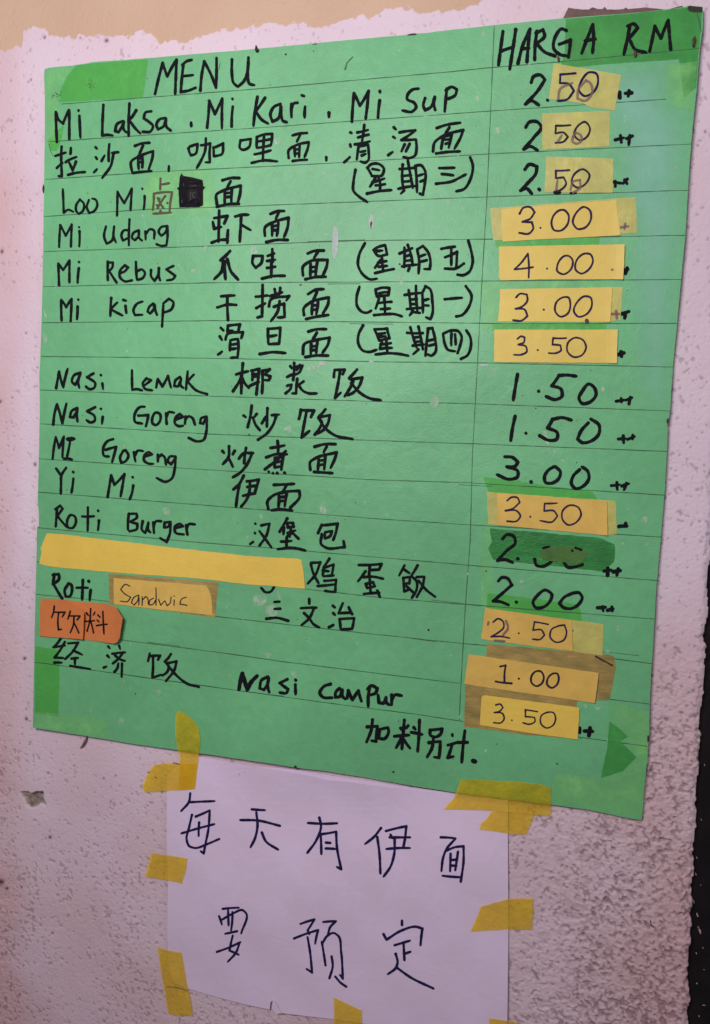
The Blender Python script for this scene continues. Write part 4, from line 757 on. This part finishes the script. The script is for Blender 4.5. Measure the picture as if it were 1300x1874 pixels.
# ------------------------------------------------------------------ small marks on the card
v = []; f = []; v2 = []; f2 = []
rr = random.Random(21)
def blob(v, f, cx, cy, a, b, rot=0, k=1.9, n=11, rough=0.25):
    n0 = len(v)
    for i in range(n):
        t = -2*math.pi*i/n; r = rr.uniform(1-rough, 1+rough); x = a*r*math.cos(t); y = b*r*math.sin(t)
        v.append(P(cx+x*math.cos(rot)-y*math.sin(rot), cy+x*math.sin(rot)+y*math.cos(rot), SB(k)))
    f.append(tuple(range(n0, n0+n)))
for q in [(509, 259, 6, 7), (355, 496, 4, 5), (377, 454, 4, 5), (465, 458, 6, 9), (305, 936, 6, 8), (592, 932, 6, 10), (478, 945, 3, 4), (476, 1099, 11, 11), (497, 1119, 14, 11), (511, 1090, 3, 8), (491, 1199, 5, 5), (291, 1267, 5, 5), (539, 1234, 5, 7), (528, 783, 8, 4), (574, 672, 16, 5), (530, 786, 3, 7), (905, 680, 4, 6), (930, 709, 3, 3), (1104, 712, 3, 5), (1005, 825, 4, 4), (1030, 843, 4, 3), (1180, 951, 7, 6), (1140, 995, 3, 2), (955, 1064, 4, 3), (912, 238, 5, 7), (1238, 305, 4, 3), (733, 512, 4, 9), (738, 410, 2, 5), (700, 390, 3, 4), (840, 330, 2, 4), (1132, 1150, 4, 5), (1112, 1192, 4, 4), (1094, 1297, 5, 4), (1072, 1292, 4, 3), (885, 62, 4, 6), (731, 93, 2, 2), (874, 180, 4, 5), (780, 212, 5, 3), (222, 1318, 5, 5), (796, 735, 8, 12), (1000, 800, 4, 14), (645, 400, 2, 4), (1185, 995, 4, 3), (83, 575, 2, 9), (82, 618, 4, 9), (820, 1300, 3, 3)]:
    blob(v, f, q[0], q[1], q[2], q[3], rr.uniform(-.4, .4))
for _ in range(150):
    t = rr.random(); y = rr.uniform(110, 1420); x = rr.uniform(90, 1190-0.03*y)
    a = rr.uniform(0.7, 2.2); blob(v, f, x, y, a, a*rr.uniform(0.7, 2.2), rr.uniform(-.6, .6), n=7)
mesh("worn_spots", v, f, SPOT, board)['kind'] = 'stuff'
for q in [(613.5, 443, 5.5, 30), (680, 406, 4.5, 13)]: blob(v2, f2, q[0], q[1], q[2], q[3], 0.02, n=16, rough=0.12, k=2.0)
for x, y, a, b in [(680, 662, 4, 2.5), (590, 665, 6, 4), (886, 668, 8, 2)]: blob(v2, f2, x, y, a, b)
mesh("torn_spots", v2, f2, SPOTW, board)['kind'] = 'stuff'
v = []; f = []
for _ in range(70):
    y = rr.uniform(110, 1420); x = rr.uniform(90, 1190-0.03*y); blob(v, f, x, y, rr.uniform(.5, 1.0), rr.uniform(.5, 1.3), n=6, k=2.3)
for x, y, a in [(523, 99, 2), (574, 93, 1.2), (732, 483, 2), (551, 521, 1.6), (549, 521, 1), (456, 795, 1.6), (981, 747, 1.3), (890, 1045, 1.6), (1063, 1352, 1), (785, 1153, 1.5), (720, 1413, 2.4), (541, 1404, 3), (248, 1270, 1.4), (730, 1320, 1), (1020, 1398, 1.6)]: blob(v, f, x, y, a, a*.9, n=8, k=2.3)
blob(v, f, 754, 62.5, 10, 1.4, -0.1, k=2.3); blob(v, f, 577, 80, 5, .8, -0.1, k=2.3); blob(v, f, 1222.5, 770, 2.2, 5, 0, k=2.4); blob(v, f, 1187, 1352, 1.8, 7, 0, k=2.4); blob(v, f, 79.5, 345, 1.8, 9, 0.0, k=2.6)
mesh("dirt_specks", v, f, DARK, board)['kind'] = 'stuff'
strokes("pencil_mark", "350,300 380,268;340,328 350,305 345,330", (500, 0, 2.6), 5, SB(2.2), OLIVE, board)
strokes("pencil_mark", "1,1 5,20 12,33", (89, 262, 1.4), 1.6, SB(2.2), OLIVE, board)
strokes("pencil_mark", "1050,80 1042,120", (80, 90, 3.25), 3, SB(2.2), OLIVE, board)
v = []; f = []; blob(v, f, 679.5, 411, 2.0, 6.5, 0.1, k=2.6, rough=0.35); mesh("rust_stain", v, f, RUST, board)
v = []; f = []; rr = random.Random(2)
for _ in range(34): blob(v, f, 180+rr.gauss(-14, 3.5), 175+rr.gauss(-20, 5), rr.uniform(.4, 1.1), rr.uniform(.4, 1.1), n=6, k=2.4)
for _ in range(26): blob(v, f, 106+rr.gauss(-3, 5), 176+rr.gauss(-2, 4), rr.uniform(.4, 1.3), rr.uniform(.4, 1.4), n=6, k=2.4)
mesh("mould_specks", v, f, OLIVE, board)['kind'] = 'stuff'

# ------------------------------------------------------------------ nails and bits on the wall
def lump(name, pts, radii, dfn, material, label, cat, parent=None):
    """a small rounded body running through the traced points"""
    ve = []; fa = []; n = 10
    for i, ((px_, py_), r) in enumerate(zip(pts, radii)):
        c = Vector(P(px_, py_, dfn)); rm = r*0.00038
        for k in range(n):
            a = 2*math.pi*k/n; ve.append((c.x+rm*math.cos(a)*1.0, c.y-rm*(0.9+0.9*math.sin(a)), c.z+rm*0.15*math.cos(a*2)+0.0))
    for i in range(len(pts)-1):
        for k in range(n):
            j = (k+1) % n; fa.append((i*n+k, i*n+j, (i+1)*n+j, (i+1)*n+k))
    fa.append(tuple(range(n))); fa.append(tuple(reversed(range((len(pts)-1)*n, len(pts)*n))))
    o = mesh(name, ve, fa, material, parent, smooth=True, seed_loc=parent is None)
    if label: tag(o, label, cat)
    return o
lump("wall_plug", [(160, 1348), (159.5, 1352), (157, 1358), (153.5, 1364), (149, 1368.5)], [1.5, 3.6, 4.2, 3.6, 2.2], 0.0006, BROWN, "small dark brown stub stuck on the wall just below the board's lower left edge", "plug")
lump("clip", [(469, 83), (470, 87), (471, 92), (471, 95)], [1.2, 2.4, 4.2, 3.4], 0.0046, DARK, "tiny dark nail on the board's top edge above the word Kari", "nail")
lump("nail", [(1163, 94), (1163, 98), (1163.2, 102), (1163, 105)], [2.2, 2.6, 3.2, 1.6], 0.0052, RUST, "rusty nail at the foot of the letter R in RM", "nail")
lump("nail", [(1272, 66), (1270.5, 72), (1269.5, 79), (1269, 85)], [1.0, 3.0, 2.6, 2.0], 0.0066, RUST, "bent rusty nail near the board's top right corner", "nail")
lump("nail", [(1022, 103), (1022, 107), (1022.5, 112)], [1.4, 2.2, 1.4], 0.0052, RUST, "small rusty nail between the letter G and the first yellow price patch", "nail")
lump("staple", [(1191, 1684), (1191.5, 1692), (1194, 1696), (1197, 1696)], [0.8, 0.9, 0.9, 0.7], 0.0006, DARK, "little black hooked wire in the rough plaster at the lower right", "staple")
